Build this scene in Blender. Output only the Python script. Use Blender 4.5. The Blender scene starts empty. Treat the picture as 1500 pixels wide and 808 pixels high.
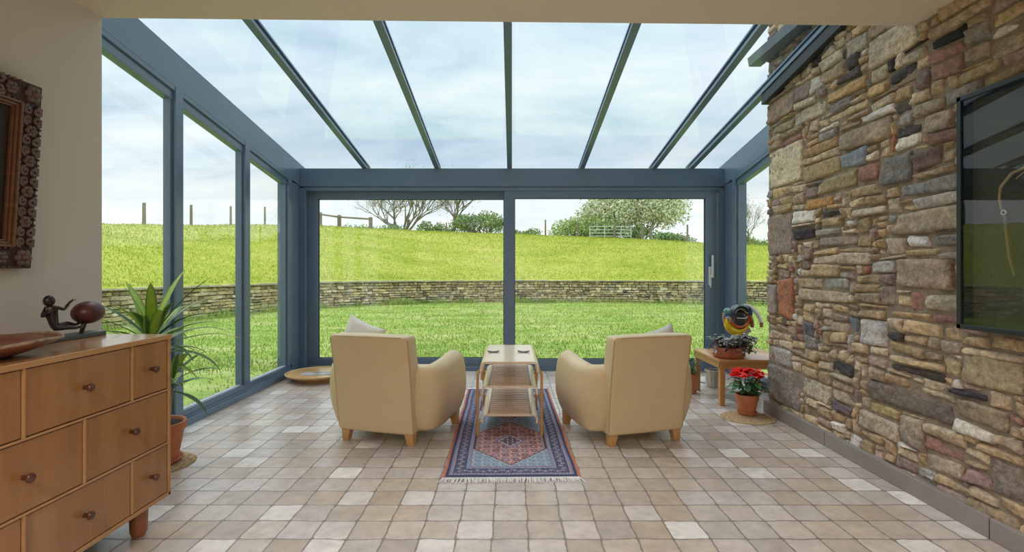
import bpy, bmesh, math, random
from mathutils import Vector, Matrix, noise
PI = math.pi
scene = bpy.context.scene
COL = scene.collection
H, F, VX, VY = 1.18, 737.0, 750.0, 394.0

def at(x, y, Y):
    """point seen at photo pixel (x, y) at distance Y"""
    return Vector(((x - VX) / F * Y, Y, H + (VY - y) / F * Y))

# ------------------------------------------------------------------ materials
def nt(name):
    m = bpy.data.materials.new(name); m.use_nodes = True
    n = m.node_tree; n.nodes.clear()
    out = n.nodes.new('ShaderNodeOutputMaterial')
    b = n.nodes.new('ShaderNodeBsdfPrincipled')
    n.links.new(b.outputs[0], out.inputs[0])
    return m, n, b, out

def mat(name, col, rough=0.5, metal=0.0, var=0.0, vscale=8.0, bump=0.0, bscale=60.0, coat=0.0, stretch=(1, 1, 1), spec=0.5, col2=None, sheen=0.0, trans=0.0):
    m, n, b, out = nt(name)
    b.inputs['Base Color'].default_value = (*col, 1)
    b.inputs['Roughness'].default_value = rough
    b.inputs['Metallic'].default_value = metal
    b.inputs['Specular IOR Level'].default_value = spec
    b.inputs['Coat Weight'].default_value = coat
    b.inputs['Sheen Weight'].default_value = sheen
    b.inputs['Transmission Weight'].default_value = trans
    if var > 0 or bump > 0 or col2:
        tc = n.nodes.new('ShaderNodeTexCoord')
        mp = n.nodes.new('ShaderNodeMapping'); mp.inputs['Scale'].default_value = stretch
        n.links.new(tc.outputs['Object'], mp.inputs[0])
    if var > 0 or col2:
        nz = n.nodes.new('ShaderNodeTexNoise'); nz.inputs['Scale'].default_value = vscale; nz.inputs['Detail'].default_value = 6
        nz.inputs['Roughness'].default_value = .6
        n.links.new(mp.outputs[0], nz.inputs[0])
        r = n.nodes.new('ShaderNodeValToRGB')
        r.color_ramp.elements[0].position = .3; r.color_ramp.elements[1].position = .7
        c2 = col2 or tuple(min(1, c * (1 + var)) for c in col)
        c1 = col if col2 else tuple(c * (1 - var) for c in col)
        r.color_ramp.elements[0].color = (*c1, 1); r.color_ramp.elements[1].color = (*c2, 1)
        n.links.new(nz.outputs[0], r.inputs[0]); n.links.new(r.outputs[0], b.inputs['Base Color'])
    if bump > 0:
        nb = n.nodes.new('ShaderNodeTexNoise'); nb.inputs['Scale'].default_value = bscale; nb.inputs['Detail'].default_value = 4
        n.links.new(mp.outputs[0], nb.inputs[0])
        bp = n.nodes.new('ShaderNodeBump'); bp.inputs['Strength'].default_value = bump; bp.inputs['Distance'].default_value = .01
        n.links.new(nb.outputs[0], bp.inputs['Height']); n.links.new(bp.outputs[0], b.inputs['Normal'])
    return m

def attr_mat(name, rough=.8, mott=.25, mscale=30, bump=.4, bscale=80, spec=.3, fine=None, coat=0):
    """colour from the mesh's own colour attribute, mottled by noise"""
    m, n, b, out = nt(name)
    a = n.nodes.new('ShaderNodeAttribute'); a.attribute_name = 'Col'
    g = n.nodes.new('ShaderNodeNewGeometry')
    nz = n.nodes.new('ShaderNodeTexNoise'); nz.inputs['Scale'].default_value = mscale; nz.inputs['Detail'].default_value = 8; nz.inputs['Roughness'].default_value = .7
    n.links.new(g.outputs['Position'], nz.inputs[0])
    mr = n.nodes.new('ShaderNodeMapRange'); mr.inputs[1].default_value = .3; mr.inputs[2].default_value = .7
    mr.inputs[3].default_value = 1 - mott; mr.inputs[4].default_value = 1 + mott
    n.links.new(nz.outputs[0], mr.inputs[0])
    mx = n.nodes.new('ShaderNodeVectorMath'); mx.operation = 'SCALE'
    n.links.new(a.outputs['Color'], mx.inputs[0]); n.links.new(mr.outputs[0], mx.inputs['Scale'])
    n.links.new(mx.outputs[0], b.inputs['Base Color'])
    b.inputs['Roughness'].default_value = rough; b.inputs['Specular IOR Level'].default_value = spec
    b.inputs['Coat Weight'].default_value = coat
    if bump:
        nb = n.nodes.new('ShaderNodeTexNoise'); nb.inputs['Scale'].default_value = bscale; nb.inputs['Detail'].default_value = 6
        n.links.new(g.outputs['Position'], nb.inputs[0])
        bp = n.nodes.new('ShaderNodeBump'); bp.inputs['Strength'].default_value = bump; bp.inputs['Distance'].default_value = .01
        n.links.new(nb.outputs[0], bp.inputs['Height']); n.links.new(bp.outputs[0], b.inputs['Normal'])
    return m

def glass_mat(name, tint, f0=.04):
    m = bpy.data.materials.new(name); m.use_nodes = True
    n = m.node_tree; n.nodes.clear()
    out = n.nodes.new('ShaderNodeOutputMaterial')
    t = n.nodes.new('ShaderNodeBsdfTransparent'); t.inputs[0].default_value = (*tint, 1)
    g = n.nodes.new('ShaderNodeBsdfGlossy'); g.inputs['Roughness'].default_value = 0.0
    lw_ = n.nodes.new('ShaderNodeLayerWeight'); lw_.inputs['Blend'].default_value = .5      # facing = 1 - |cos|
    pw_ = n.nodes.new('ShaderNodeMath'); pw_.operation = 'POWER'; pw_.inputs[1].default_value = 5; n.links.new(lw_.outputs['Facing'], pw_.inputs[0])
    fr = n.nodes.new('ShaderNodeMath'); fr.operation = 'MULTIPLY_ADD'; fr.inputs[1].default_value = .9; fr.inputs[2].default_value = f0; n.links.new(pw_.outputs[0], fr.inputs[0])
    mx = n.nodes.new('ShaderNodeMixShader')
    n.links.new(fr.outputs[0], mx.inputs[0]); n.links.new(t.outputs[0], mx.inputs[1]); n.links.new(g.outputs[0], mx.inputs[2])
    n.links.new(mx.outputs[0], out.inputs[0])
    return m

def wood_mat(name, c1, c2, rough=.35, scale=3.0, stretch=(1, 1, 12), coat=.15):
    return mat(name, c1, rough, var=0, col2=c2, vscale=scale, stretch=stretch, bump=.05, bscale=20, coat=coat)

def floor_mat():
    m, n, b, out = nt('tumbled_tiles')
    L = n.links.new
    g = n.nodes.new('ShaderNodeNewGeometry')
    off = n.nodes.new('ShaderNodeVectorMath'); off.operation = 'ADD'; off.inputs[1].default_value = (.0866, -2.2017, 0)
    L(g.outputs['Position'], off.inputs[0])
    sc = n.nodes.new('ShaderNodeVectorMath'); sc.operation = 'SCALE'; sc.inputs['Scale'].default_value = 1 / .159
    L(off.outputs[0], sc.inputs[0])
    wn = n.nodes.new('ShaderNodeTexNoise'); wn.inputs['Scale'].default_value = 1.1; wn.inputs['Detail'].default_value = 3
    L(sc.outputs[0], wn.inputs[0])
    ws = n.nodes.new('ShaderNodeVectorMath'); ws.operation = 'SUBTRACT'; ws.inputs[1].default_value = (.5, .5, .5)
    L(wn.outputs['Color'], ws.inputs[0])
    w2 = n.nodes.new('ShaderNodeVectorMath'); w2.operation = 'SCALE'; w2.inputs['Scale'].default_value = .16
    L(ws.outputs[0], w2.inputs[0])
    ad = n.nodes.new('ShaderNodeVectorMath'); ad.operation = 'ADD'; L(sc.outputs[0], ad.inputs[0]); L(w2.outputs[0], ad.inputs[1])
    fl = n.nodes.new('ShaderNodeVectorMath'); fl.operation = 'FLOOR'; L(ad.outputs[0], fl.inputs[0])
    z0 = n.nodes.new('ShaderNodeVectorMath'); z0.operation = 'MULTIPLY_ADD'; z0.inputs[1].default_value = (1, 1, 0); z0.inputs[2].default_value = (.5, .5, .5); L(fl.outputs[0], z0.inputs[0])
    wh = n.nodes.new('ShaderNodeTexWhiteNoise'); wh.noise_dimensions = '3D'; L(z0.outputs[0], wh.inputs['Vector'])
    rp = n.nodes.new('ShaderNodeValToRGB'); rp.color_ramp.interpolation = 'LINEAR'
    els = [(0, (.44, .345, .27)), (.2, (.53, .43, .35)), (.4, (.42, .35, .31)), (.55, (.58, .49, .42)), (.72, (.50, .43, .395)), (.86, (.63, .56, .52)), (1, (.79, .73, .67))]
    cr = rp.color_ramp
    cr.elements[0].position = 0; cr.elements[0].color = (*els[0][1], 1)
    cr.elements[1].position = 1; cr.elements[1].color = (*els[-1][1], 1)
    for p, c in els[1:-1]:
        e = cr.elements.new(p); e.color = (*c, 1)
    L(wh.outputs['Value'], rp.inputs[0])
    nz = n.nodes.new('ShaderNodeTexNoise'); nz.inputs['Scale'].default_value = 14; nz.inputs['Detail'].default_value = 8; nz.inputs['Roughness'].default_value = .65
    vo = n.nodes.new('ShaderNodeVectorMath'); vo.operation = 'ADD'; L(g.outputs['Position'], vo.inputs[0]); L(wh.outputs['Color'], vo.inputs[1])
    L(vo.outputs[0], nz.inputs[0])
    mr = n.nodes.new('ShaderNodeMapRange'); mr.inputs[1].default_value = .3; mr.inputs[2].default_value = .7; mr.inputs[3].default_value = .80; mr.inputs[4].default_value = 1.18
    L(nz.outputs[0], mr.inputs[0])
    mc = n.nodes.new('ShaderNodeVectorMath'); mc.operation = 'SCALE'; L(rp.outputs[0], mc.inputs[0]); L(mr.outputs[0], mc.inputs['Scale'])
    fr = n.nodes.new('ShaderNodeVectorMath'); fr.operation = 'FRACTION'; L(ad.outputs[0], fr.inputs[0])
    su = n.nodes.new('ShaderNodeVectorMath'); su.operation = 'SUBTRACT'; su.inputs[1].default_value = (.5, .5, .5); L(fr.outputs[0], su.inputs[0])
    ab = n.nodes.new('ShaderNodeVectorMath'); ab.operation = 'ABSOLUTE'; L(su.outputs[0], ab.inputs[0])
    sp = n.nodes.new('ShaderNodeSeparateXYZ'); L(ab.outputs[0], sp.inputs[0])
    # rounded-corner distance to the joint
    p1 = n.nodes.new('ShaderNodeMath'); p1.operation = 'POWER'; p1.inputs[1].default_value = 14; L(sp.outputs[0], p1.inputs[0])
    p2 = n.nodes.new('ShaderNodeMath'); p2.operation = 'POWER'; p2.inputs[1].default_value = 14; L(sp.outputs[1], p2.inputs[0])
    pa = n.nodes.new('ShaderNodeMath'); pa.operation = 'ADD'; L(p1.outputs[0], pa.inputs[0]); L(p2.outputs[0], pa.inputs[1])
    pr = n.nodes.new('ShaderNodeMath'); pr.operation = 'POWER'; pr.inputs[1].default_value = 1 / 14; L(pa.outputs[0], pr.inputs[0])
    # joint width varies
    jn = n.nodes.new('ShaderNodeTexNoise'); jn.inputs['Scale'].default_value = 5; jn.inputs['Detail'].default_value = 5; L(sc.outputs[0], jn.inputs[0])
    ja = n.nodes.new('ShaderNodeMath'); ja.operation = 'MULTIPLY_ADD'; ja.inputs[1].default_value = .05; L(jn.outputs[0], ja.inputs[0]); L(pr.outputs[0], ja.inputs[2])
    jm = n.nodes.new('ShaderNodeMapRange'); jm.interpolation_type = 'SMOOTHSTEP'; jm.inputs[1].default_value = .488; jm.inputs[2].default_value = .518; L(ja.outputs[0], jm.inputs[0])
    mix = n.nodes.new('ShaderNodeMix'); mix.data_type = 'RGBA'; L(jm.outputs[0], mix.inputs[0]); L(mc.outputs[0], mix.inputs[6]); mix.inputs[7].default_value = (.22, .175, .15, 1)
    L(mix.outputs[2], b.inputs['Base Color'])
    iv = n.nodes.new('ShaderNodeMath'); iv.operation = 'SUBTRACT'; iv.inputs[0].default_value = 1; L(jm.outputs[0], iv.inputs[1])
    hb = n.nodes.new('ShaderNodeMath'); hb.operation = 'MULTIPLY_ADD'; hb.inputs[1].default_value = .25; L(nz.outputs[0], hb.inputs[0]); L(iv.outputs[0], hb.inputs[2])
    bp = n.nodes.new('ShaderNodeBump'); bp.inputs['Strength'].default_value = .35; bp.inputs['Distance'].default_value = .005
    L(hb.outputs[0], bp.inputs['Height']); L(bp.outputs[0], b.inputs['Normal'])
    b.inputs['Roughness'].default_value = .30; b.inputs['Specular IOR Level'].default_value = .8
    return m

def grass_mat(name, c1, c2, c3, s1=.7, s2=9):
    m, n, b, out = nt(name); L = n.links.new
    g = n.nodes.new('ShaderNodeNewGeometry')
    mp = n.nodes.new('ShaderNodeMapping'); mp.inputs['Scale'].default_value = (.6, 1.6, 1); L(g.outputs['Position'], mp.inputs[0])
    a = n.nodes.new('ShaderNodeTexNoise'); a.inputs['Scale'].default_value = s1; a.inputs['Detail'].default_value = 6; a.inputs['Roughness'].default_value = .6; L(mp.outputs[0], a.inputs[0])
    r = n.nodes.new('ShaderNodeValToRGB'); cr = r.color_ramp
    cr.elements[0].position = .34; cr.elements[0].color = (*c1, 1); cr.elements[1].position = .66; cr.elements[1].color = (*c3, 1)
    e = cr.elements.new(.5); e.color = (*c2, 1)
    L(a.outputs[0], r.inputs[0])
    f = n.nodes.new('ShaderNodeTexNoise'); f.inputs['Scale'].default_value = s2; f.inputs['Detail'].default_value = 8; f.inputs['Roughness'].default_value = .75; L(mp.outputs[0], f.inputs[0])
    mr = n.nodes.new('ShaderNodeMapRange'); mr.inputs[1].default_value = .3; mr.inputs[2].default_value = .7; mr.inputs[3].default_value = .62; mr.inputs[4].default_value = 1.35; L(f.outputs[0], mr.inputs[0])
    s = n.nodes.new('ShaderNodeVectorMath'); s.operation = 'SCALE'; L(r.outputs[0], s.inputs[0]); L(mr.outputs[0], s.inputs['Scale'])
    L(s.outputs[0], b.inputs['Base Color']); b.inputs['Roughness'].default_value = .9; b.inputs['Specular IOR Level'].default_value = .1
    return m

M = {}
M['floor'] = floor_mat()
M['frame'] = mat('blue_grey_aluminium', (.12, .182, .265), .28, spec=.8, var=.04, vscale=2)
M['frame_dark'] = mat('dark_gasket', (.02, .025, .03), .6)
M['cap'] = mat('rafter_cap', (.10, .14, .19), .4)
M['glass'] = glass_mat('clear_glass', (.95, .975, .965))
M['roofglass'] = glass_mat('roof_glass', (.90, .955, .98))
M['picglass'] = glass_mat('picture_glass', (.92, .94, .94))
M['cream'] = mat('cream_paint', (.60, .555, .50), .75, var=.02, vscale=3)
M['ceil'] = mat('ceiling_paint', (.66, .58, .48), .8, var=.02, vscale=3)
M['stone'] = attr_mat('rubble_stone', .85, .46, 34, 1.0, 60, .25)
M['mortar'] = mat('lime_mortar', (.25, .195, .14), .95, var=.3, vscale=18, bump=.8, bscale=60)
M['skirt'] = mat('grey_stone_skirting', (.25, .215, .20), .55, var=.15, vscale=5, bump=.1)
M['leather'] = mat('tan_cream_leather', (.67, .52, .31), .40, var=.04, vscale=5, bump=.04, bscale=220, spec=.4)
M['piping'] = mat('leather_piping', (.48, .33, .17), .5)
M['beech'] = wood_mat('beech_leg', (.50, .27, .10), (.62, .36, .15))
M['birch'] = wood_mat('birch_ply', (.80, .62, .43), (.86, .69, .51), .2, 2, (1, 8, 1))
M['birchleg'] = wood_mat('bent_birch_leg', (.50, .27, .10), (.58, .34, .14), .35)
M['walnutslat'] = wood_mat('slatted_birch', (.66, .47, .33), (.74, .54, .39), .35, 3, (12, 1, 1))
M['chest'] = wood_mat('cherry_veneer', (.27, .118, .038), (.385, .185, .066), .30, 2.0, (1, 7, .7), .3)
M['chestedge'] = wood_mat('cherry_edge', (.40, .20, .08), (.48, .26, .11), .22)
M['chestdark'] = mat('drawer_gap', (.08, .03, .015), .7)
M['knob'] = wood_mat('dark_turned_wood', (.07, .022, .012), (.12, .04, .02), .35)
M['chestleg'] = wood_mat('reddish_leg', (.26, .085, .035), (.36, .13, .05), .35)
M['terra'] = mat('terracotta', (.46, .145, .06), .75, var=.15, vscale=12, bump=.1, col2=(.56, .21, .10))
M['soil'] = mat('soil', (.03, .02, .012), .95, bump=1)
M['leaf'] = attr_mat('leaves', .42, .12, 20, 0, spec=.4)
M['treeleaf'] = attr_mat('tree_leaves', .7, .15, 3, 0, spec=.2)
M['bark'] = mat('bark', (.26, .24, .19), .9, var=.25, vscale=4)
M['post'] = mat('weathered_post', (.27, .23, .18), .9, var=.2, vscale=5)
M['galv'] = mat('galvanised_steel', (.72, .78, .78), .5)
M['rug'] = attr_mat('rug_pile', .95, .22, 160, .5, 300, .05)
M['fringe'] = mat('cotton_fringe', (.72, .68, .66), .95, var=.1, vscale=40)
M['wicker'] = attr_mat('woven_grass', .9, .2, 90, .4, 200, .1)
M['bronze'] = mat('dark_bronze', (.045, .032, .032), .33, metal=.55, var=.3, vscale=30)
M['ball'] = mat('red_brown_patina', (.13, .035, .03), .38, metal=.2, col2=(.075, .03, .035), vscale=14, bump=.1)
M['slate'] = mat('slate_plinth', (.045, .055, .065), .35, var=.2, vscale=10)
M['bowl'] = mat('burr_wood', (.14, .045, .025), .28, col2=(.24, .085, .045), vscale=6, stretch=(1, 3, 1), coat=.3)
M['sap'] = mat('pale_live_edge', (.42, .30, .20), .6, col2=(.12, .07, .04), vscale=30)
M['carved'] = mat('carved_dark_wood', (.10, .058, .048), .4, col2=(.15, .09, .074), vscale=14)
M['carvebase'] = mat('carved_ground', (.055, .026, .020), .7)
M['gilt'] = wood_mat('brown_moulding', (.12, .052, .024), (.20, .09, .042), .4)
M['painting'] = mat('dark_canvas', (.014, .006, .004), .6, col2=(.03, .010, .006), vscale=7)
M['black'] = mat('black_frame', (.016, .020, .026), .35)
M['olive'] = mat('olive_mount', (.065, .06, .035), .9, var=.06, vscale=40, stretch=(1, 1, 20))
M['bone'] = mat('pale_horn', (.50, .38, .22), .5, col2=(.32, .22, .12), vscale=20)
M['cord'] = mat('twisted_cord', (.26, .18, .10), .9)
M['white'] = mat('white_plastic', (.80, .80, .80), .4)
M['pillow'] = mat('white_cotton', (.80, .76, .68), .9, var=.03, vscale=10, bump=.1, bscale=150)
M['pillow2'] = mat('grey_cream_cotton', (.70, .66, .62), .9, col2=(.55, .50, .46), vscale=14)
M['coaster'] = mat('dark_coaster', (.03, .03, .035), .4)
M['tray'] = wood_mat('round_tray_wood', (.60, .34, .13), (.70, .43, .19), .35, 3, (6, 1, 1))
M['bench'] = wood_mat('oak_bench', (.46, .22, .075), (.56, .29, .11), .35, 3, (6, 1, 1), .3)
M['metalbox'] = mat('bright_tin', (.66, .62, .54), .3, metal=.6, col2=(.40, .36, .30), vscale=5, stretch=(6, 6, .6))
M['paper'] = mat('magazine_print', (.72, .72, .74), .35, col2=(.05, .06, .07), vscale=22, stretch=(1, 1.6, 1))
M['hose'] = mat('grey_cable', (.30, .32, .32), .5)
M['gutter'] = mat('grey_gutter', (.10, .13, .15), .5)
M['soffit'] = mat('stone_slates', (.16, .15, .13), .9, var=.25, vscale=6)
M['lampwhite'] = mat('lamp_trim', (.8, .8, .78), .4)

# ------------------------------------------------------------------ mesh builder
class MB:
    def __init__(s): s.v = []; s.f = []; s.c = []; s.usec = False
    def vert(s, p, c=None):
        s.v.append(tuple(p)); s.c.append(c or (1, 1, 1))
        if c: s.usec = True
        return len(s.v) - 1
    def face(s, *i): s.f.append(tuple(i))
    def box(s, x0, x1, y0, y1, z0, z1, xf=None):
        b = len(s.v)
        for z in (z0, z1):
            for x, y in ((x0, y0), (x1, y0), (x1, y1), (x0, y1)):
                p = Vector((x, y, z)); s.vert(xf @ p if xf else p)
        for q in ((0, 3, 2, 1), (4, 5, 6, 7), (0, 1, 5, 4), (1, 2, 6, 5), (2, 3, 7, 6), (3, 0, 4, 7)):
            s.face(*[b + k for k in q])
        return s
    def hexa(s, p):   # 8 points: bottom 4 then top 4
        b = len(s.v)
        for q in p: s.vert(q)
        for q in ((0, 3, 2, 1), (4, 5, 6, 7), (0, 1, 5, 4), (1, 2, 6, 5), (2, 3, 7, 6), (3, 0, 4, 7)):
            s.face(*[b + k for k in q])
        return s
    def rbox(s, c, d, r=.01, xf=None, seg=3, taper=None):
        """rounded box, centre c, dims d"""
        bm = bmesh.new(); bmesh.ops.create_cube(bm, size=1)
        for v in bm.verts:
            t = 1 if not taper or v.co.z > 0 else taper
            v.co = Vector((v.co.x * d[0] * t, v.co.y * d[1] * t, v.co.z * d[2]))
        bmesh.ops.bevel(bm, geom=list(bm.edges), offset=r, segments=seg, profile=.5, affect='EDGES', clamp_overlap=True)
        s.bm(bm, Matrix.Translation(c) if not xf else xf @ Matrix.Translation(c))
        return s
    def bm(s, bm, xf=None, c=None):
        b = len(s.v); bm.verts.index_update()
        for v in bm.verts: s.vert(xf @ v.co if xf else v.co, c)
        for f in bm.faces: s.face(*[b + v.index for v in f.verts])
        bm.free(); return s
    def lathe(s, prof, c=(0, 0, 0), seg=32, xf=None, wob=None, col=None):
        b = len(s.v); n = len(prof)
        for k in range(seg):
            a = 2 * PI * k / seg
            for j, (r, z) in enumerate(prof):
                rr = r * (wob(a, j) if wob else 1)
                p = Vector((c[0] + rr * math.cos(a), c[1] + rr * math.sin(a), c[2] + z))
                s.vert(xf @ p if xf else p, col)
        for k in range(seg):
            k2 = (k + 1) % seg
            for j in range(n - 1):
                s.face(b + k * n + j, b + k2 * n + j, b + k2 * n + j + 1, b + k * n + j + 1)
        if prof[0][0] > 1e-4: s.f.append(tuple(b + k * n for k in reversed(range(seg))))
        if prof[-1][0] > 1e-4: s.f.append(tuple(b + k * n + n - 1 for k in range(seg)))
        return s
    def tube(s, pts, r, seg=8, cap=True, col=None):
        pts = [Vector(p) for p in pts]; n = len(pts)
        rs = r if isinstance(r, (list, tuple)) else [r] * n
        b = len(s.v); up = None
        for i, p in enumerate(pts):
            d = (pts[min(i + 1, n - 1)] - pts[max(i - 1, 0)])
            if d.length < 1e-9: d = Vector((0, 0, 1))
            d.normalize()
            if up is None:
                up = Vector((0, 0, 1)) if abs(d.z) < .9 else Vector((1, 0, 0))
            up = (up - d * up.dot(d))
            if up.length < 1e-6: up = d.orthogonal()
            up.normalize(); sd = d.cross(up)
            for k in range(seg):
                a = 2 * PI * k / seg
                s.vert(p + (up * math.cos(a) + sd * math.sin(a)) * rs[i], col)
        for i in range(n - 1):
            for k in range(seg):
                k2 = (k + 1) % seg
                s.face(b + i * seg + k, b + i * seg + k2, b + (i + 1) * seg + k2, b + (i + 1) * seg + k)
        if cap:
            s.f.append(tuple(b + k for k in reversed(range(seg))))
            s.f.append(tuple(b + (n - 1) * seg + k for k in range(seg)))
        return s
    def build(s, name, m, parent=None, smooth=True, bevel=0, angle=40):
        me = bpy.data.meshes.new(name)
        me.from_pydata(s.v, [], s.f); me.validate(verbose=False)
        if s.usec and len(me.vertices) == len(s.c):
            ca = me.color_attributes.new('Col', 'FLOAT_COLOR', 'POINT')
            flat = []
            for c in s.c: flat.extend((c[0], c[1], c[2], 1))
            ca.data.foreach_set('color', flat)
        me.materials.append(m)
        bmm = bmesh.new(); bmm.from_mesh(me)
        if not s.usec or len(me.polygons) < 60000:
            bmesh.ops.recalc_face_normals(bmm, faces=bmm.faces)
        bmm.to_mesh(me); bmm.free()
        if smooth:
            me.polygons.foreach_set('use_smooth', [True] * len(me.polygons))
            try: me.set_sharp_from_angle(angle=math.radians(angle))
            except Exception: pass
        o = bpy.data.objects.new(name, me); COL.objects.link(o)
        if bevel:
            md = o.modifiers.new('bevel', 'BEVEL'); md.width = bevel; md.segments = 2; md.limit_method = 'ANGLE'; md.angle_limit = math.radians(50)
        if parent: o.parent = parent
        return o

def tag(o, label=None, cat=None, group=None, kind=None):
    if label: o['label'] = label
    if cat: o['category'] = cat
    if group: o['group'] = group
    if kind: o['kind'] = kind
    return o
def empty(name, loc=(0, 0, 0), rz=0, **kw):
    o = bpy.data.objects.new(name, None); COL.objects.link(o)
    o.location = loc; o.rotation_euler = (0, 0, rz); o.empty_display_size = .05
    return tag(o, **kw)
def copy_tree(o, parent=None):
    c = o.copy(); COL.objects.link(c)
    if parent: c.parent = parent
    for ch in [x for x in COL.objects if x.parent == o]: copy_tree(ch, c)
    return c
def struct(o, label=None, cat=None):
    return tag(o, label, cat, None, 'structure')
def BX(*a): return MB().box(*a)

# ================================================================== ROOM SHELL
XW = 2.115           # face of the stone wall
YE = 4.18            # far end of the stone wall
ZC = 2.46            # ceiling
FY = 5.84            # far glazed wall
def zr(Y): return 2.35 + .168 * (FY - Y)      # underside of the rafters

struct(BX(-2.64, 2.64, -3.2, 6.02, -.12, 0).build('floor', M['floor'], smooth=False), 'tumbled stone tile floor', 'floor')
struct(BX(-2.50, -2.095, -3.2, 2.57, 0, ZC).build('wall_left', M['cream'], smooth=False), 'cream painted wall behind the chest', 'wall')
struct(BX(-2.64, 2.64, -3.4, -3.2, 0, ZC + .2).build('wall_back', M['cream'], smooth=False), 'cream painted back wall', 'wall')
cm = MB(); cm.hexa([(-2.64, -3.2, ZC), (2.64, -3.2, ZC), (2.64, 2.66, ZC), (-2.64, 2.555, ZC), (-2.64, -3.2, ZC + .22), (2.64, -3.2, ZC + .22), (2.64, 2.66, ZC + .22), (-2.64, 2.555, ZC + .22)])
struct(cm.build('ceiling', M['ceil'], smooth=False), 'cream painted ceiling', 'ceiling')
struct(BX(-2.64, 2.64, 2.30, 2.55, ZC + .22, 3.6).build('wall_upper', M['cream'], smooth=False), 'house wall above the opening', 'wall')

# ---------------------------------------------------------------- stones
TAN = [(.40, .30, .17), (.45, .34, .20), (.36, .27, .16), (.48, .39, .26), (.33, .255, .17), (.42, .33, .22), (.30, .235, .155), (.52, .43, .30), (.38, .31, .22), (.34, .26, .15)]
PUR = [(.27, .20, .165), (.24, .185, .16), (.31, .225, .18)]
GRY = [(.25, .235, .21), (.32, .31, .28), (.20, .19, .18)]
RED = [(.33, .16, .11), (.29, .17, .135)]
DRK = [(.06, .055, .055), (.09, .08, .075)]
WHT = [(.58, .54, .46), (.52, .49, .44)]
def pick(rg):
    r = rg.random()
    p = TAN if r < .76 else PUR if r < .85 else GRY if r < .91 else WHT if r < .95 else RED if r < .98 else DRK
    c = rg.choice(p); k = rg.uniform(.85, 1.15)
    return tuple(x * k for x in c)
def params(n, e):
    inner = [-1 + 2 * (i + 1) / (n + 1) for i in range(n)]
    return [-1, -1 + e * .35, -1 + e] + [q * (1 - e) for q in inner] + [1 - e, 1 - e * .35, 1]
def add_stone(mb, u0, u1, v0, v1, fn, col, depth, res, rg, jit=.008, round_=.09, rough=.006):
    w, h = u1 - u0, v1 - v0
    cu, cv = (u0 + u1) / 2, (v0 + v1) / 2
    nu = max(1, int(w / res)); nv = max(1, int(h / res))
    A = params(nu, min(.5, .022 / w)); B = params(nv, min(.5, .022 / h))
    cj = [(rg.uniform(-1, 1) * jit, rg.uniform(-1, 1) * jit) for _ in range(4)]
    tu, tv = rg.uniform(-.008, .008), rg.uniform(-.008, .008)
    seed = rg.uniform(0, 100); b = len(mb.v)
    asp = w / max(h, .01)
    for bb in B:
        for aa in A:
            ra = aa * math.sqrt(max(0, 1 - round_ * bb ** 6 / max(1, asp * .7))); rb = bb * math.sqrt(max(0, 1 - round_ * aa ** 6 * min(1, asp)))
            s, t = (aa + 1) / 2, (bb + 1) / 2
            ju = (cj[0][0] * (1 - s) + cj[1][0] * s) * (1 - t) + (cj[2][0] * (1 - s) + cj[3][0] * s) * t
            jv = (cj[0][1] * (1 - s) + cj[1][1] * s) * (1 - t) + (cj[2][1] * (1 - s) + cj[3][1] * s) * t
            u = cu + ra * w / 2 + ju; v = cv + rb * h / 2 + jv
            e = noise.noise((u * 17, v * 17, seed)) * .009
            if abs(aa) == 1: u += e
            if abs(bb) == 1: v += e
            edge = min(1, (1 - abs(aa)) * w / 2 / .011)
            edge2 = min(1, (1 - abs(bb)) * h / 2 / .011)
            k = math.sqrt(max(0, 1 - (1 - edge) ** 2)) * math.sqrt(max(0, 1 - (1 - edge2) ** 2))
            d = -.022 + (depth + .022) * k
            if k > .3: d += aa * tu + bb * tv + noise.fractal((u * 10, v * 16, seed), .8, 2, 4) * rough * 1.9 - abs(noise.noise((u * 26, v * 34, seed))) * rough * 1.5
            m1 = noise.noise((u * 7, v * 9, seed + 5)); m2 = noise.noise((u * 22, v * 26, seed + 9))
            q = 1 + .18 * m1 + .14 * m2
            cc = (col[0] * q * (1 + .06 * m1), col[1] * q, col[2] * q * (1 - .10 * m1))
            mb.vert(fn(u, v, d), cc)
    n = len(A)
    for j in range(len(B) - 1):
        for i in range(n - 1):
            mb.face(b + j * n + i, b + j * n + i + 1, b + (j + 1) * n + i + 1, b + (j + 1) * n + i)

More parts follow.
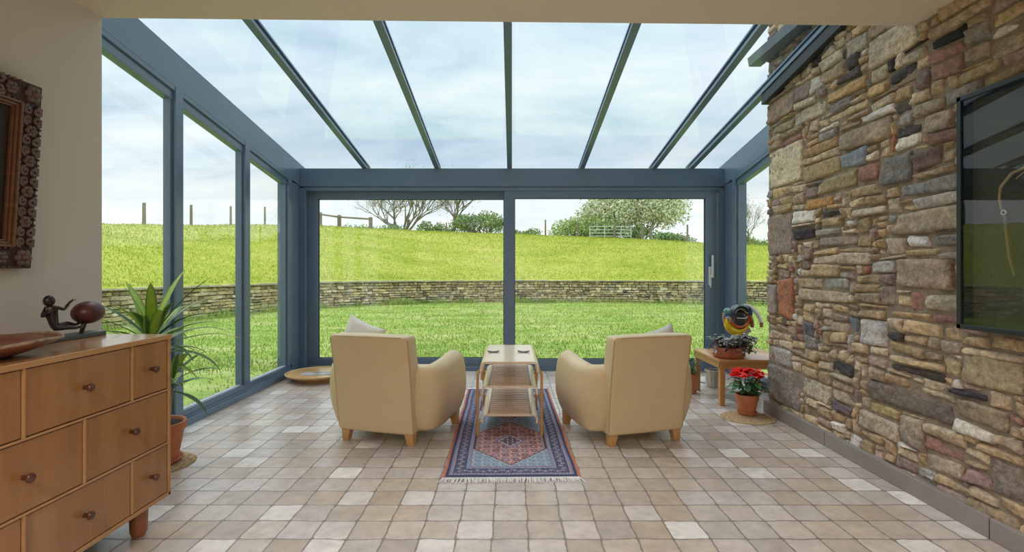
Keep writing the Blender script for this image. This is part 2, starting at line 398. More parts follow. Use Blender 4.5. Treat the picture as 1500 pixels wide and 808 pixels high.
def pack(W, Hh, cell, fixed, rg, wr, hr, gap, put):
    """fill a W x Hh panel with non-overlapping rectangles"""
    nx, ny = int(W / cell), int(Hh / cell)
    occ = [bytearray(nx) for _ in range(ny)]
    for (a0, a1, b0, b1, col) in fixed:
        i0, i1, j0, j1 = [int(round(q / cell)) for q in (a0, a1, b0, b1)]
        i0 = max(0, i0); j0 = max(0, j0); i1 = min(nx, i1); j1 = min(ny, j1)
        while i1 > i0 and any(occ[j][i0] for j in range(j0, j1)): i0 += 1
        while i1 > i0 and any(occ[j][i1 - 1] for j in range(j0, j1)): i1 -= 1
        while j1 > j0 and any(occ[j0][i] for i in range(i0, i1)): j0 += 1
        while j1 > j0 and any(occ[j1 - 1][i] for i in range(i0, i1)): j1 -= 1
        if i1 - i0 < 3 or j1 - j0 < 2 or any(occ[j][i] for j in range(j0, j1) for i in range(i0, i1)): continue
        for j in range(j0, j1):
            for i in range(i0, i1): occ[j][i] = 1
        put(i0 * cell + gap, i1 * cell - gap, j0 * cell + gap, j1 * cell - gap, col)
    for j in range(ny):
        for i in range(nx):
            if occ[j][i]: continue
            run = 0
            while i + run < nx and not occ[j][i + run]: run += 1
            tw = int(rg.uniform(*wr) / cell)
            if rg.random() < .18: tw = int(tw * .45)
            if run - tw < 5: tw = run if run < tw * 1.6 else run // 2
            tw = max(1, min(tw, run))
            th = max(2, int(rg.uniform(*hr) * (1 + (tw * cell) * .6) / cell)); hh = 1
            while hh < th and j + hh < ny and not any(occ[j + hh][i:i + tw]): hh += 1
            # close small leftovers up to the stone above
            ex = 0
            while ex < 3 and j + hh + ex < ny and not any(occ[j + hh + ex][i:i + tw]): ex += 1
            if ex < 3 and ex > 0: hh += ex
            for jj in range(j, j + hh):
                for ii in range(i, i + tw): occ[jj][ii] = 1
            if tw * cell < .022 or hh * cell < .016: continue
            put(i * cell + gap, (i + tw) * cell - gap, j * cell + gap, (j + hh) * cell - gap, None)

def wallrect(xl, xr, yt, yb):
    X = XW; d0 = X * F / (xr - VX); d1 = X * F / (xl - VX); dm = X * F / ((xl + xr) / 2 - VX)
    return d0, d1, H + (VY - yb) * dm / F, H + (VY - yt) * dm / F
S = {  # prominent stones read off the photograph: xl, xr, yt, yb, colour
 'q': [(1126,1162,140,175,(.27,.205,.145)),(1125,1175,213,272,(.56,.48,.33)),(1125,1160,312,373,(.27,.215,.175)),(1125,1139,416,461,(.30,.25,.21)),(1140,1163,408,466,(.36,.16,.09)),(1125,1159,508,535,(.36,.335,.30)),(1125,1171,538,594,(.25,.215,.18)),
 (1184,1203,111,133,(.50,.46,.38)),(1163,1183,124,145,(.25,.20,.18)),(1163,1195,144,156,(.50,.41,.27)),(1138,1210,156,181,(.40,.34,.25)),(1210,1270,121,141,(.40,.28,.14)),(1225,1260,102,119,(.10,.08,.07)),(1204,1238,96,115,(.34,.27,.17)),(1201,1232,80,99,(.46,.40,.30)),(1240,1258,81,98,(.08,.07,.065)),(1235,1271,55,78,(.31,.28,.21)),(1262,1338,44,87,(.44,.36,.25)),(1213,1270,157,172,(.50,.41,.27)),(1253,1300,125,143,(.44,.32,.16)),(1231,1305,181,213,(.30,.235,.16)),
 (1175,1230,235,261,(.34,.265,.145)),(1177,1227,209,224,(.36,.25,.13)),(1231,1269,219,246,(.22,.25,.29)),(1271,1311,203,231,(.36,.17,.12)),(1313,1350,195,219,(.60,.56,.47)),(1256,1286,240,267,(.30,.165,.125)),(1287,1337,227,273,(.17,.165,.15)),(1339,1378,219,246,(.17,.125,.11)),(1204,1253,255,279,(.31,.25,.15)),(1246,1288,270,288,(.37,.29,.18)),(1316,1409,260,284,(.23,.225,.21)),(1178,1219,289,302,(.44,.25,.10)),(1301,1377,286,307,(.38,.33,.23)),(1313,1420,304,340,(.33,.27,.195)),(1162,1193,334,352,(.06,.055,.06)),(1193,1229,332,344,(.33,.31,.27)),(1200,1255,344,363,(.28,.23,.18)),(1328,1361,344,363,(.66,.64,.60)),(1366,1415,342,365,(.19,.18,.165)),(1328,1375,366,378,(.46,.37,.21)),(1375,1422,366,378,(.35,.29,.22)),(1310,1396,381,426,(.32,.25,.19)),(1295,1325,346,374,(.40,.33,.26)),(1249,1298,301,318,(.45,.38,.28)),(1366,1408,233,257,(.44,.36,.27)),
 (1170,1243,425,443,(.42,.34,.22)),(1175,1193,473,492,(.12,.12,.125)),(1243,1257,466,488,(.15,.17,.20)),(1259,1297,466,507,(.45,.43,.39)),(1355,1407,431,459,(.34,.31,.22)),(1290,1354,417,451,(.28,.225,.175)),(1301,1380,537,551,(.07,.06,.055)),(1351,1407,521,548,(.42,.34,.19)),(1272,1397,573,608,(.155,.13,.105)),(1173,1216,558,585,(.42,.36,.26)),(1273,1314,592,610,(.36,.29,.14)),(1219,1249,590,607,(.14,.105,.105)),(1408,1500,525,571,(.34,.28,.175)),(1319,1353,614,654,(.30,.25,.185)),(1450,1500,674,729,(.22,.185,.15)),(1402,1480,594,626,(.29,.235,.155)),(1391,1446,574,588,(.06,.055,.06)),(1412,1450,687,713,(.28,.19,.16)),(1339,1410,666,693,(.38,.31,.22)),(1377,1440,499,523,(.36,.30,.23)),(1260,1312,536,562,(.44,.36,.26)),(1260,1317,606,638,(.38,.32,.23)),
 (1361,1412,44,67,(.035,.035,.035)),(1301,1341,101,119,(.06,.06,.065)),(1268,1358,120,150,(.22,.17,.145)),(1361,1411,84,110,(.26,.165,.13)),(1412,1448,62,90,(.29,.24,.17)),(1384,1437,121,147,(.23,.22,.20)),(1335,1382,147,171,(.33,.28,.20)),(1352,1398,164,191,(.33,.275,.21)),(1360,1419,188,206,(.23,.14,.115)),(1451,1500,52,80,(.32,.27,.19)),(1404,1466,96,112,(.33,.27,.18)),(1320,1357,70,92,(.33,.28,.20)),(1275,1320,91,114,(.35,.29,.19))]}
rg = random.Random(11)
sw = MB(); Y0S = -.6
fixed = []
for (xl, xr, yt, yb, c) in S['q']:
    a, b_, c0, c1 = wallrect(xl, xr, yt, yb)
    if xl < 1130: b_ = YE
    fixed.append((a - Y0S, b_ - Y0S, c0, c1, c))
fn = lambda u, v, d: (XW + .012 - d - .0, Y0S + u, v)
def putw(a, b_, c0, c1, col):
    if col is None: col = pick(rg)
    g_ = sum(col) / 3; col = tuple(q * k3 for q, k3 in zip(col, (1.10, 1.06, 1.10)))
    near = a + Y0S > 1.3
    q = b_ + Y0S > YE - .06
    add_stone(sw, a, b_, c0, c1, fn, col, rg.uniform(.008, .026), .020 if near else .06, rg, jit=.003 if q else .013)
pack(YE - Y0S, 4.0, .01, fixed, rg, (.11, .34), (.04, .088), .0026, putw)
wr_ = struct(sw.build('wall_right', M['stone'], angle=80), 'rough rubble stone wall on the right side of the room', 'wall')
MB().box(XW + .014, 2.62, -3.2, YE - .012, 0, 4.05).build('mortar', M['mortar'], wr_, smooth=False)
rg2 = random.Random(5); se = MB()
def pute(a, b_, c0, c1, col):
    add_stone(se, a, b_, c0, c1, lambda u, v, d: (XW + .02 + u, YE - .022 + d, v), pick(rg2), .018, .06, rg2, jit=.004)
pack(.46, 4.0, .01, [], rg2, (.16, .34), (.08, .2), .004, pute)
se.build('quoin_return', M['stone'], wr_, angle=80)
sk = MB()
ys = [-.6, .35, 1.2, 2.2, 3.36, YE]
for i in range(len(ys) - 1):
    sk.box(2.085, XW + .02, ys[i] + .003, ys[i + 1] - .003, 0, .095)
struct(sk.build('baseboard_right', M['skirt'], smooth=False, bevel=.004), 'grey-brown stone skirting under the rubble wall', 'skirting')

# ---------------------------------------------------------------- conservatory frame
def raked(mb, x0, x1, y0, y1, b, t):
    """box between two X values whose bottom/top follow the roof pitch at offsets b, t from zr"""
    mb.hexa([(x0, y0, zr(y0) + b), (x1, y0, zr(y0) + b), (x1, y1, zr(y1) + b), (x0, y1, zr(y1) + b),
             (x0, y0, zr(y0) + t), (x1, y0, zr(y0) + t), (x1, y1, zr(y1) + t), (x0, y1, zr(y1) + t)])
    return mb
t = MB(); raked(t, -2.64, -2.46, 2.57, FY + .16, -.20, .055)
struct(t.build('trim_1', M['frame'], smooth=False, bevel=.003), 'blue-grey raking eaves beam over the left windows', 'beam')
t = MB(); raked(t, 2.46, 2.64, YE, FY + .16, -.20, .055)
struct(t.build('trim_2', M['frame'], smooth=False, bevel=.003), 'blue-grey raking beam over the right side window', 'beam')
t = MB().box(-2.46, 2.46, FY, FY + .16, 2.14, 2.35)
t.box(-2.43, 2.43, FY + .012, FY + .14, 2.122, 2.14); t.box(-2.46, 2.46, FY + .004, FY + .15, 2.09, 2.122)
struct(t.build('trim_3', M['frame'], smooth=False, bevel=.003), 'blue-grey header beam over the sliding doors', 'beam')
# corner posts
for k, sx in enumerate((-1, 1)):
    t = MB()
    def sb(a, b_, c, d, e, f): t.box(min(sx * a, sx * b_), max(sx * a, sx * b_), c, d, e, f)
    sb(2.47, 2.64, 5.66, 6.0, 0, 2.16); sb(2.40, 2.47, FY + .005, 6.0, 0, 2.10); sb(2.485, 2.60, 5.62, 5.66, 0, 2.17)
    struct(t.build('trim_%d' % (4 + k), M['frame'], smooth=False, bevel=.004), 'blue-grey %s corner post of the glazed end wall' % ('left', 'right')[k], 'post')
# rafters
RX = [-1.712, -.872, -.0285, .816, 1.656, 2.092]
y0r = 2.55
for k, x in enumerate(RX):
    t = MB(); y1 = FY + .01
    raked(t, x - .028, x + .028, y0r, y1, 0, .022)
    raked(t, x - .013, x + .013, y0r, y1, .022, .05)
    raked(t, x - .026, x + .026, y0r, FY + .16, .058, .072)
    if k == 5: raked(t, x - .03, XW + .02, y0r, YE, .0, .03)
    ro = struct(t.build('trim_%d' % (6 + k), M['frame'], smooth=False), 'blue-grey roof rafter', 'rafter')
    if k == 5: raked(MB(), x - .020, XW + .02, y0r, YE, -.085, .0).build('flashing', mat('dark_flashing', (.028, .034, .040), .5), ro, smooth=False)  # near-black colour puts the shadow of the underside into the flashing
edges = [-2.46] + RX + [2.46]
for k in range(7):
    a = edges[k] + (.013 if k else 0); b_ = edges[k + 1] - (.013 if k < 6 else 0)
    y0 = y0r if k < 6 else YE
    t = MB(); raked(t, a, b_, y0, FY + .2, .044, .054)
    struct(t.build('window_%d' % (6 + k), M['roofglass'], smooth=False), 'sloping roof glass pane', 'roof window')

def side_window(n, sx, y0, y1, lastwide, label):
    """glazed bay of a side wall between y0 and y1; X outward at sx*2.5"""
    t = MB()
    def sb(a, b_, c, d, e, f): t.box(min(sx * a, sx * b_), max(sx * a, sx * b_), c, d, e, f)
    st = .0
    sb(2.44, 2.60, y0, y1, 0, .055); sb(2.455, 2.56, y0, y1, .055, .07); sb(2.47, 2.54, y0, y1, .07, .118)
    a, b_ = (2.475, 2.54)
    raked(t, min(sx * a, sx * b_), max(sx * a, sx * b_), y0, y1, -.30, -.20)
    raked(t, min(sx * 2.46, sx * 2.475), max(sx * 2.46, sx * 2.475), y0, y1, -.235, -.20)
    # far jamb / mullion
    sb(2.455, 2.55, y1 - .085, y1, .118, zr(y1) - .30 + .11)
    sb(2.48, 2.53, y1 - .11, y1 - .085, .118, zr(y1) - .30 + .11)
    o = struct(t.build('window_%d' % n, M['frame'], smooth=False, bevel=.002), label, 'window')
    g = MB(); y2 = y1 - .11
    g.hexa([(sx * 2.503, y0, .115), (sx * 2.507, y0, .115), (sx * 2.507, y2, .115), (sx * 2.503, y2, .115),
            (sx * 2.503, y0, zr(y0) - .30), (sx * 2.507, y0, zr(y0) - .30), (sx * 2.507, y2, zr(y2) - .30), (sx * 2.503, y2, zr(y2) - .30)])
    g.build('glass_pane', M['glass'], o, smooth=False)
    b2 = MB(); s0, s1 = min(sx * 2.49, sx * 2.5), max(sx * 2.49, sx * 2.5)
    b2.box(s0, s1, y0, y2, .118, .124)
    b2.build('glazing_bead', M['white'], o, smooth=False)
side_window(1, -1, 2.57, 3.76, 0, 'left side window nearest the chest of drawers')
side_window(2, -1, 3.76, 4.72, 0, 'middle window of the left glazed side')
side_window(3, -1, 4.72, 5.62, 0, 'left side window nearest the corner')
side_window(4, 1, YE, 5.62, 0, 'right side window past the stone wall')

# sliding doors
def sash(name, x0, x1, ya, gx0, gx1, label):
    y1 = ya + .06
    t = MB().box(x0, gx0, ya, y1, .045, 2.092).box(gx1, x1, ya, y1, .045, 2.092).box(gx0, gx1, ya, y1, .045, .134).box(gx0, gx1, ya, y1, 2.004, 2.092)
    o = struct(t.build(name, M['frame'], smooth=False, bevel=.003), label, 'door')
    MB().box(gx0, gx1, ya + .028, ya + .034, .134, 2.004).build('glass_pane', M['glass'], o, smooth=False)
    g = MB(); w = .007
    g.box(gx0, gx0 + w, ya + .018, ya + .028, .134, 2.004).box(gx1 - w, gx1, ya + .018, ya + .028, .134, 2.004).box(gx0, gx1, ya + .018, ya + .028, .134, .134 + w).box(gx0, gx1, ya + .018, ya + .028, 2.004 - w, 2.004)
    g.build('gasket', M['frame_dark'], o, smooth=False)
    return o
d1 = sash('door_1', -2.40, .0, FY + .085, -2.285, -.095, 'left fixed pane of the sliding doors')
d2 = sash('door_2', -.09, 2.385, FY + .012, .03, 2.25, 'right sliding door pane with white handle')
t = MB().box(-2.46, 2.46, FY - .0, FY + .16, 0, .025).box(-2.4, 2.4, FY + .004, FY + .02, .025, .045).box(-2.4, 2.4, FY + .075, FY + .085, .025, .045)
struct(t.build('trim_12', M['frame'], smooth=False, bevel=.003), 'blue-grey sliding door track', 'door track')
hx, hy = 2.313, FY + .012
hd = MB(); hd.rbox((hx - .012, hy - .007, 1.10), (.036, .014, .22), .005)
hd.rbox((hx - .012, hy - .025, 1.09), (.018, .03, .018), .004)
hd.rbox((hx + .004, hy - .046, 1.21), (.024, .016, .26), .006); hd.rbox((hx - .002, hy - .03, 1.10), (.02, .034, .02), .005)
hd.rbox((hx - .012, hy - .02, .99), (.012, .02, .05), .004)
hd.build('handle', M['white'], d2)
sm = MB().rbox((-2.345, FY + .06, 2.103), (.05, .03, .02), .006); sm.build('sensor', M['white'], d1)

# ---------------------------------------------------------------- eave of the house outside the roof
ga = empty('roof_gutter', (2.0, 2.7, 2.88), label='dark grey gutter fixed to the stone wall above the glass roof', cat='gutter')
g = MB(); pr = [(-.05, .0), (-.06, .07), (-.055, .07), (-.045, .01), (.045, .01), (.055, .07), (.06, .07), (.05, 0)]
b = len(g.v)
for yy in (-.1, 1.53):
    for (x, z) in pr: g.vert((x + .04, yy, z))
n_ = len(pr)
for i in range(n_): g.face(b + i, b + (i + 1) % n_, b + n_ + (i + 1) % n_, b + n_ + i)
g.face(*range(b, b + n_)); g.face(*range(b + n_, b + 2 * n_))
g.build('trough', M['gutter'], ga, smooth=False)
for yy in (.1, .7, 1.3): MB().box(.09, .125, yy, yy + .03, -.02, .09).build('bracket', M['gutter'], ga, smooth=False)
ru = empty('slate_roof', (2.0, 2.6, 3.55), label='edge of the stone-slate roof above the gutter and rubble wall', cat='roof')
MB().hexa([(-.02, 0, -.02), (.8, 0, .4), (.8, 1.72, .4), (-.02, 1.72, -.02), (-.02, 0, .04), (.8, 0, .46), (.8, 1.72, .46), (-.02, 1.72, .04)]).build('slates', M['soffit'], ru, smooth=False)

# ================================================================== GARDEN
CUR = [(-11.5, -4), (-10.8, 1), (-10.0, 5.2), (-8.9, 9.6), (-7.9, 12.6), (-6.6, 15.9), (-4.4, 17.9), (-1.5, 18.9), (1.5, 19.1), (5, 18.6), (8.6, 17.6), (12, 16), (15, 13), (17, 8), (18, 2), (18.5, -4)]
def catmull(P, n=8):
    out = []
    for i in range(len(P) - 1):
        p0 = P[max(i - 1, 0)]; p1 = P[i]; p2 = P[i + 1]; p3 = P[min(i + 2, len(P) - 1)]
        for k in range(n):
            t = k / n; t2 = t * t; t3 = t2 * t
            out.append(tuple(.5 * ((2 * p1[a]) + (-p0[a] + p2[a]) * t + (2 * p0[a] - 5 * p1[a] + 4 * p2[a] - p3[a]) * t2 + (-p0[a] + 3 * p1[a] - 3 * p2[a] + p3[a]) * t3) for a in range(len(p1))))
    out.append(tuple(P[-1])); return out
CV = catmull(CUR, 10)
CL = [0]
for i in range(1, len(CV)): CL.append(CL[-1] + math.dist(CV[i], CV[i - 1]))
def curve_at(s):
    p = curve_pt(s); d = (curve_pt(s + 2.2) - curve_pt(s - 2.2)).normalized()
    return p, Vector((-d.y, d.x))          # outward normal (curve runs left to right round the far side)
def curve_pt(s):
    s = max(0, min(CL[-1] - 1e-6, s))
    lo, hi = 0, len(CL) - 1
    while hi - lo > 1:
        m_ = (lo + hi) // 2
        if CL[m_] <= s: lo = m_
        else: hi = m_
    k = (s - CL[lo]) / (CL[lo + 1] - CL[lo])
    return Vector((CV[lo][0] * (1 - k) + CV[lo + 1][0] * k, CV[lo][1] * (1 - k) + CV[lo + 1][1] * k))
RT = [(-3, 2.2), (-.8, 2.45), (-.4, 3.0), (0, 2.72), (.2, 2.40), (.34, 2.12), (.5, 1.80), (1.2, 1.2)]
def Rz(x, y):
    q = x / max(y, 1.0)
    if q <= RT[0][0]: return RT[0][1]
    for (a, ra), (b_, rb) in zip(RT, RT[1:]):
        if q <= b_: return ra + (rb - ra) * (q - a) / (b_ - a)
    return RT[-1][1]
WH = .76
def field_z(x, y, t):
    k = min(1, t / 15)
    z = WH + Rz(x, y) * math.sin(PI / 2 * k) ** 1.05
    z += noise.noise((x * .3, y * .3, 0)) * .06 * min(1, t / 3)
    if t > 15: z -= (t - 15) * .012
    return z
def dist_t(x, y):
    p = Vector((x, y)); best = 1e9
    for q in CV:
        d = (p.x - q[0]) ** 2 + (p.y - q[1]) ** 2
        best = min(best, d)
    return math.sqrt(best)
def ground(x, y): return field_z(x, y, dist_t(x, y))
lw = MB(); gx = [(-12 + i * .6) for i in range(52)]; gy = [-4.5 + j * .6 for j in range(41)]
for y in gy:
    for x in gx:
        inside = -2.8 < x < 2.8 and y < 6.2
        z = -.06 + noise.noise((x * .6, y * .6, 1)) * .03 if not inside else -.16
        # small bank of earth towards the dry stone wall
        lw.vert((x, y, z))
n_ = len(gx)
for j in range(len(gy) - 1):
    for i in range(n_ - 1): lw.face(j * n_ + i, j * n_ + i + 1, (j + 1) * n_ + i + 1, (j + 1) * n_ + i)
M['lawn'] = grass_mat('lawn_grass', (.24, .38, .06), (.37, .50, .11), (.54, .58, .23), .9, 10)
M['field'] = grass_mat('field_grass', (.38, .45, .055), (.48, .54, .08), (.56, .57, .13), .5, 6)
M['blade'] = attr_mat('grass_blades', .8, .2, 2, 0, spec=.15)
struct(lw.build('ground_lawn', M['lawn']), 'mown green lawn outside the glass', 'lawn')
fm = MB(); ts = [0, .4, .8, 1.4, 2, 3, 4, 5, 6.5, 8, 9.5, 11, 12.5, 14, 15, 16, 18, 21, 25, 32, 45, 70, 110]
ns = int(CL[-1] / .4)
for i in range(ns + 1):
    p, nn = curve_at(CL[-1] * i / ns)
    for t_ in ts:
        q = p + nn * t_
        fm.vert((q.x, q.y, field_z(q.x, q.y, t_)))
n_ = len(ts)
for i in range(ns):
    for j in range(n_ - 1): fm.face(i * n_ + j, i * n_ + j + 1, (i + 1) * n_ + j + 1, (i + 1) * n_ + j)
struct(fm.build('ground_field', M['field']), 'bright green sloping field above the dry stone wall', 'field')

# dry stone wall: coursed rubble along the curve
rg = random.Random(3); dw = MB()
def fdw(u, v, d):
    p, nn = curve_at(u)
    q = p - nn * (.10 + d - .08 * (v / WH - .5)); return (q.x, q.y, v - .1)
PAL = [(.76, .63, .40), (.66, .52, .31), (.82, .70, .49), (.54, .43, .28), (.74, .58, .35), (.42, .35, .25), (.86, .76, .57), (.60, .50, .37)]
u_lo = 8.0; u_hi = CL[-1] - 14
z = .02; WT = WH + .1
while z < WT - .02:
    hh = rg.uniform(.06, .11)
    if z + hh > WT - .03: hh = WT - z
    u = u_lo
    while u < u_hi:
        w = rg.uniform(.10, .27); c = rg.choice(PAL); k = rg.uniform(.6, 1.25)
        c = tuple(q * k for q in c)
        top = z + hh
        add_stone(dw, u + .004, u + w - .004, z + .003, top - .004 + rg.uniform(-.018, .008), fdw, c, rg.uniform(.01, .06), .30, rg, jit=.012, rough=.004)
        u += w
    z += hh
# cope stones on top
u = u_lo
while u < u_hi:
    w = rg.uniform(.25, .55); k = rg.uniform(.7, 1.1); c = tuple(q * k for q in (.60, .54, .44))
    p, nn = curve_at(u); p2, n2 = curve_at(u + w - .02); hh = rg.uniform(.025, .05); b = len(dw.v)
    for zz in (WH - .03, WH - .03 + hh):
        for q in (p - nn * .22, p2 - n2 * .22, p2 + n2 * .28, p + nn * .28): dw.vert((q.x, q.y, zz), c)
    for q in ((0, 3, 2, 1), (4, 5, 6, 7), (0, 1, 5, 4), (1, 2, 6, 5), (2, 3, 7, 6), (3, 0, 4, 7)): dw.face(*[b + m_ for m_ in q])
    u += w
dwo = dw.build('dry_stone_wall', M['stone'], angle=60)
tag(dwo, 'low curved dry stone retaining wall between the lawn and the field', 'garden wall')
core = MB()
for i in range(140):
    u = u_lo + (u_hi - u_lo) * i / 139; p, nn = curve_at(u)
    for (o_, zz) in ((-.07, -.15), (-.03, WH - .035), (.26, WH - .035), (.26, -.15)):
        q = p + nn * o_; core.vert((q.x, q.y, zz), (.10, .08, .055))
for i in range(139):
    for k in range(4): core.face(i * 4 + k, i * 4 + (k + 1) % 4, (i + 1) * 4 + (k + 1) % 4, (i + 1) * 4 + k)
core.build('earth_core', M['stone'], dwo)

# grass blades
def blade(mb, x, y, z, h, w, rg, c):
    a = rg.uniform(0, 2 * PI); dx, dy = math.cos(a) * w, math.sin(a) * w
    lx, ly = rg.uniform(-.5, .5) * h, rg.uniform(-.5, .5) * h
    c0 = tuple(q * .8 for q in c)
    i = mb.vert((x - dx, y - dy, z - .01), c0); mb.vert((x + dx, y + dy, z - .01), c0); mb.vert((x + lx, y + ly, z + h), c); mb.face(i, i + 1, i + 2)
rg = random.Random(8); gb = MB()
def gcol(x, y, base, alt):
    k = .5 + .5 * noise.noise((x * .55, y * 1.4, 7)); k = max(0, min(1, k * 1.2 - .1)); m_ = rg.uniform(.86, 1.14)
    return tuple((a * (1 - k) + b_ * k) * m_ for a, b_ in zip(base, alt))
cnt = 0
while cnt < 52000:
    Y = 6.1 + 13 * rg.random() ** 1.3; X = rg.uniform(-.95, .6) * Y
    if X < -2.75 or Y > 6.1:
        if X < 0 and X < -2.7 and rg.random() < .3: Y *= rg.uniform(.5, 1)
        if -2.75 < X < 2.75 and Y < 6.1: continue
        # keep inside the wall
        if (abs(X) > 5 or Y > 16) and Y > 8 and (dist_t(X, Y) < .45 or Y > 18.4 or (X < -6.2 and Y > 14) or X < -9.5): cnt += 1; continue
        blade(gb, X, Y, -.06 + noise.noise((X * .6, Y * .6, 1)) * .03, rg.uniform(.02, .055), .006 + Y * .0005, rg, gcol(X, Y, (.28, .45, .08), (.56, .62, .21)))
    cnt += 1
tag(gb.build('lawn_grass', M['blade'], smooth=False), 'short green grass blades all over the lawn', 'grass', kind='stuff')
gb = MB()
for _ in range(80000):
    s_ = rg.uniform(CL[-1] * .16, CL[-1] * .72); t_ = .15 + 16 * rg.random() ** 1.2
    p, nn = curve_at(s_); q = p + nn * t_
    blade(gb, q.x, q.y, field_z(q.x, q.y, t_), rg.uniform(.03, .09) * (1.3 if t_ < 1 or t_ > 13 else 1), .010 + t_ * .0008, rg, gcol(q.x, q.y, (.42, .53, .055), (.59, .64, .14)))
tag(gb.build('field_grass', M['blade'], smooth=False), 'longer yellow-green grass growing over the sloping field', 'grass', kind='stuff')
gb = MB()
for _ in range(9000):
    s_ = rg.uniform(CL[-1] * .16, CL[-1] * .72); p, nn = curve_at(s_); q = p - nn * rg.uniform(.2, .6)
    big = noise.noise((s_ * .9, 0, 4))
    if big < rg.uniform(-.4, .5): continue
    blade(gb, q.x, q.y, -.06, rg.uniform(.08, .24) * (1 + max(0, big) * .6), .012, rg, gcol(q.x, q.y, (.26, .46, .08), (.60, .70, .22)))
tag(gb.build('weeds', M['blade'], smooth=False), 'tall grass and weeds growing along the foot of the dry stone wall', 'weeds', kind='stuff')

# fence posts
def at_ground(px, Y):
    X = (px - VX) / F * Y; return X, Y, ground(X, Y)
def post(px, Y, ytop, wid, lab, grp='fence posts along the top of the field'):
    X, Y, z0 = at_ground(px, Y); zt = H + (VY - ytop) / F * Y
    t = MB(); w = wid * .36
    t.hexa([(-w, -w, -.2), (w, -w, -.2), (w, w, -.2), (-w, w, -.2), (-w * .85, -w * .85, zt - z0), (w * .85, -w * .85, zt - z0), (w * .85, w * .85, zt - z0 + .02), (-w * .85, w * .85, zt - z0 + .02)])
    o = t.build('fence_post', M['post'], smooth=False); o.location = (X, Y, z0)
    tag(o, lab, 'post', grp); return o
post(211, 24.5, 297, .17, 'fence post on the hill furthest left, seen through the first left window')
post(280, 25.5, 300, .14, 'fence post on the hill just right of the first window mullion')
post(338, 27, 302, .12, 'fence post on the hill just left of the second window mullion')
post(388, 28, 303, .11, 'fence post on the hill through the left window nearest the corner')
post(799, 33, 322, .15, 'lone dark fence post on the ridge left of the metal gate, furthest from it')
post(846, 33, 324, .13, 'dark fence post in the bush just left of the metal gate')
post(1007, 33, 329, .15, 'dark fence post on the ridge right of the white flowering tree')
post(699, 34, 320, .12, 'dark fence post in front of the round green bush')
post(654, 34, 326, .13, 'pale fence post at the foot of the smaller bare tree')
# post and rail fence
pf = empty('post_and_rail_fence', at_ground(505, 30), label='short wooden post and rail fence on the ridge left of the big bare tree', cat='fence')
base = Vector(pf.location)
tops = []
for px, yt in ((469, 311), (497, 315), (543, 318)):
    X, Y, z0 = at_ground(px, 30 + (543 - px) * .02); zt = H + (VY - yt) / F * Y
    t = MB(); t.box(-.09, .09, -.09, .09, -.2, zt - z0); o = t.build('post', M['post'], pf, smooth=False); o.location = Vector((X, Y, z0)) - base
    tops.append(Vector((X, Y, zt - .12)) - base)
for a, b_ in zip(tops, tops[1:]):
    for dz in (0,):
        MB().tube([a + Vector((0, -.1, dz)), b_ + Vector((0, -.1, dz))], .055, 6).build('rail', M['post'], pf)
# field gate
X0, Yg, z0 = at_ground(864, 33); X1 = (940 - VX) / F * Yg; W = X1 - X0 - .7
zg = H + (VY - 355) / F * Yg; hg = (355 - 331) / F * Yg
ge = empty('field_gate', (X0, Yg, zg), label='galvanised metal five-bar field gate in front of the white flowering tree', cat='gate')
for k in range(6): MB().tube([(0, 0, .08 + (hg - .1) * (k / 5) ** 1.15), (W, 0, .08 + (hg - .1) * (k / 5) ** 1.15)], .022, 6).build('bar', M['galv'], ge)
for k in (0, .36, .76, 1): MB().tube([(W * k, 0, .05), (W * k, 0, hg)], .026, 6).build('upright', M['galv'], ge)
post(900, 32.8, 330, .19, 'pale wooden post standing in front of the metal gate', 'gate posts')
post(941, 33.2, 330, .22, 'pale wooden gate post at the latch end of the metal gate', 'gate posts')
post(953, 33.4, 333, .20, 'second pale wooden post just right of the latch end of the gate', 'gate posts')

# trees
def branchy(mb, tips, p, d, L, r, lev, rg, spread, up=.15, split=(2, 4), seg=4):
    pts = [p]; q = p.copy(); dd = d.copy()
    for i in range(3):
        dd = (dd + Vector((rg.uniform(-1, 1), rg.uniform(-1, 1), rg.uniform(-.6, .8) * .6 + up)) * .17).normalized()
        q = q + dd * L / 3; pts.append(q.copy())
    mb.tube(pts, [r, r * .88, r * .76, r * .62], seg if lev > 1 else 3, cap=False)
    if lev <= 2: tips.extend([(pts[2], lev), (pts[3], lev)])
    if lev == 0: return
    for k in range(rg.randint(*split)):
        ax = Vector((rg.uniform(-1, 1), rg.uniform(-1, 1), rg.uniform(-.3, .9)))
        nd = (dd + ax * spread).normalized()
        branchy(mb, tips, pts[rg.choice((2, 3, 3))], nd, L * rg.uniform(.66, .86), r * .6, lev - 1, rg, spread, up, split)
def leafquad(mb, p, s, rg, c):
    n = Vector((rg.uniform(-1, 1), rg.uniform(-1, 1), rg.uniform(-.3, 1))).normalized(); a = n.orthogonal().normalized(); b_ = n.cross(a)
    ang = rg.uniform(0, PI); u = a * math.cos(ang) + b_ * math.sin(ang); v = n.cross(u)
    k = rg.uniform(.7, 1.3); c = tuple(q * k for q in c)
    i = mb.vert(p - u * s, c); mb.vert(p + v * s * .6, c); mb.vert(p + u * s, c); mb.vert(p - v * s * .6, c); mb.face(i, i + 1, i + 2, i + 3)
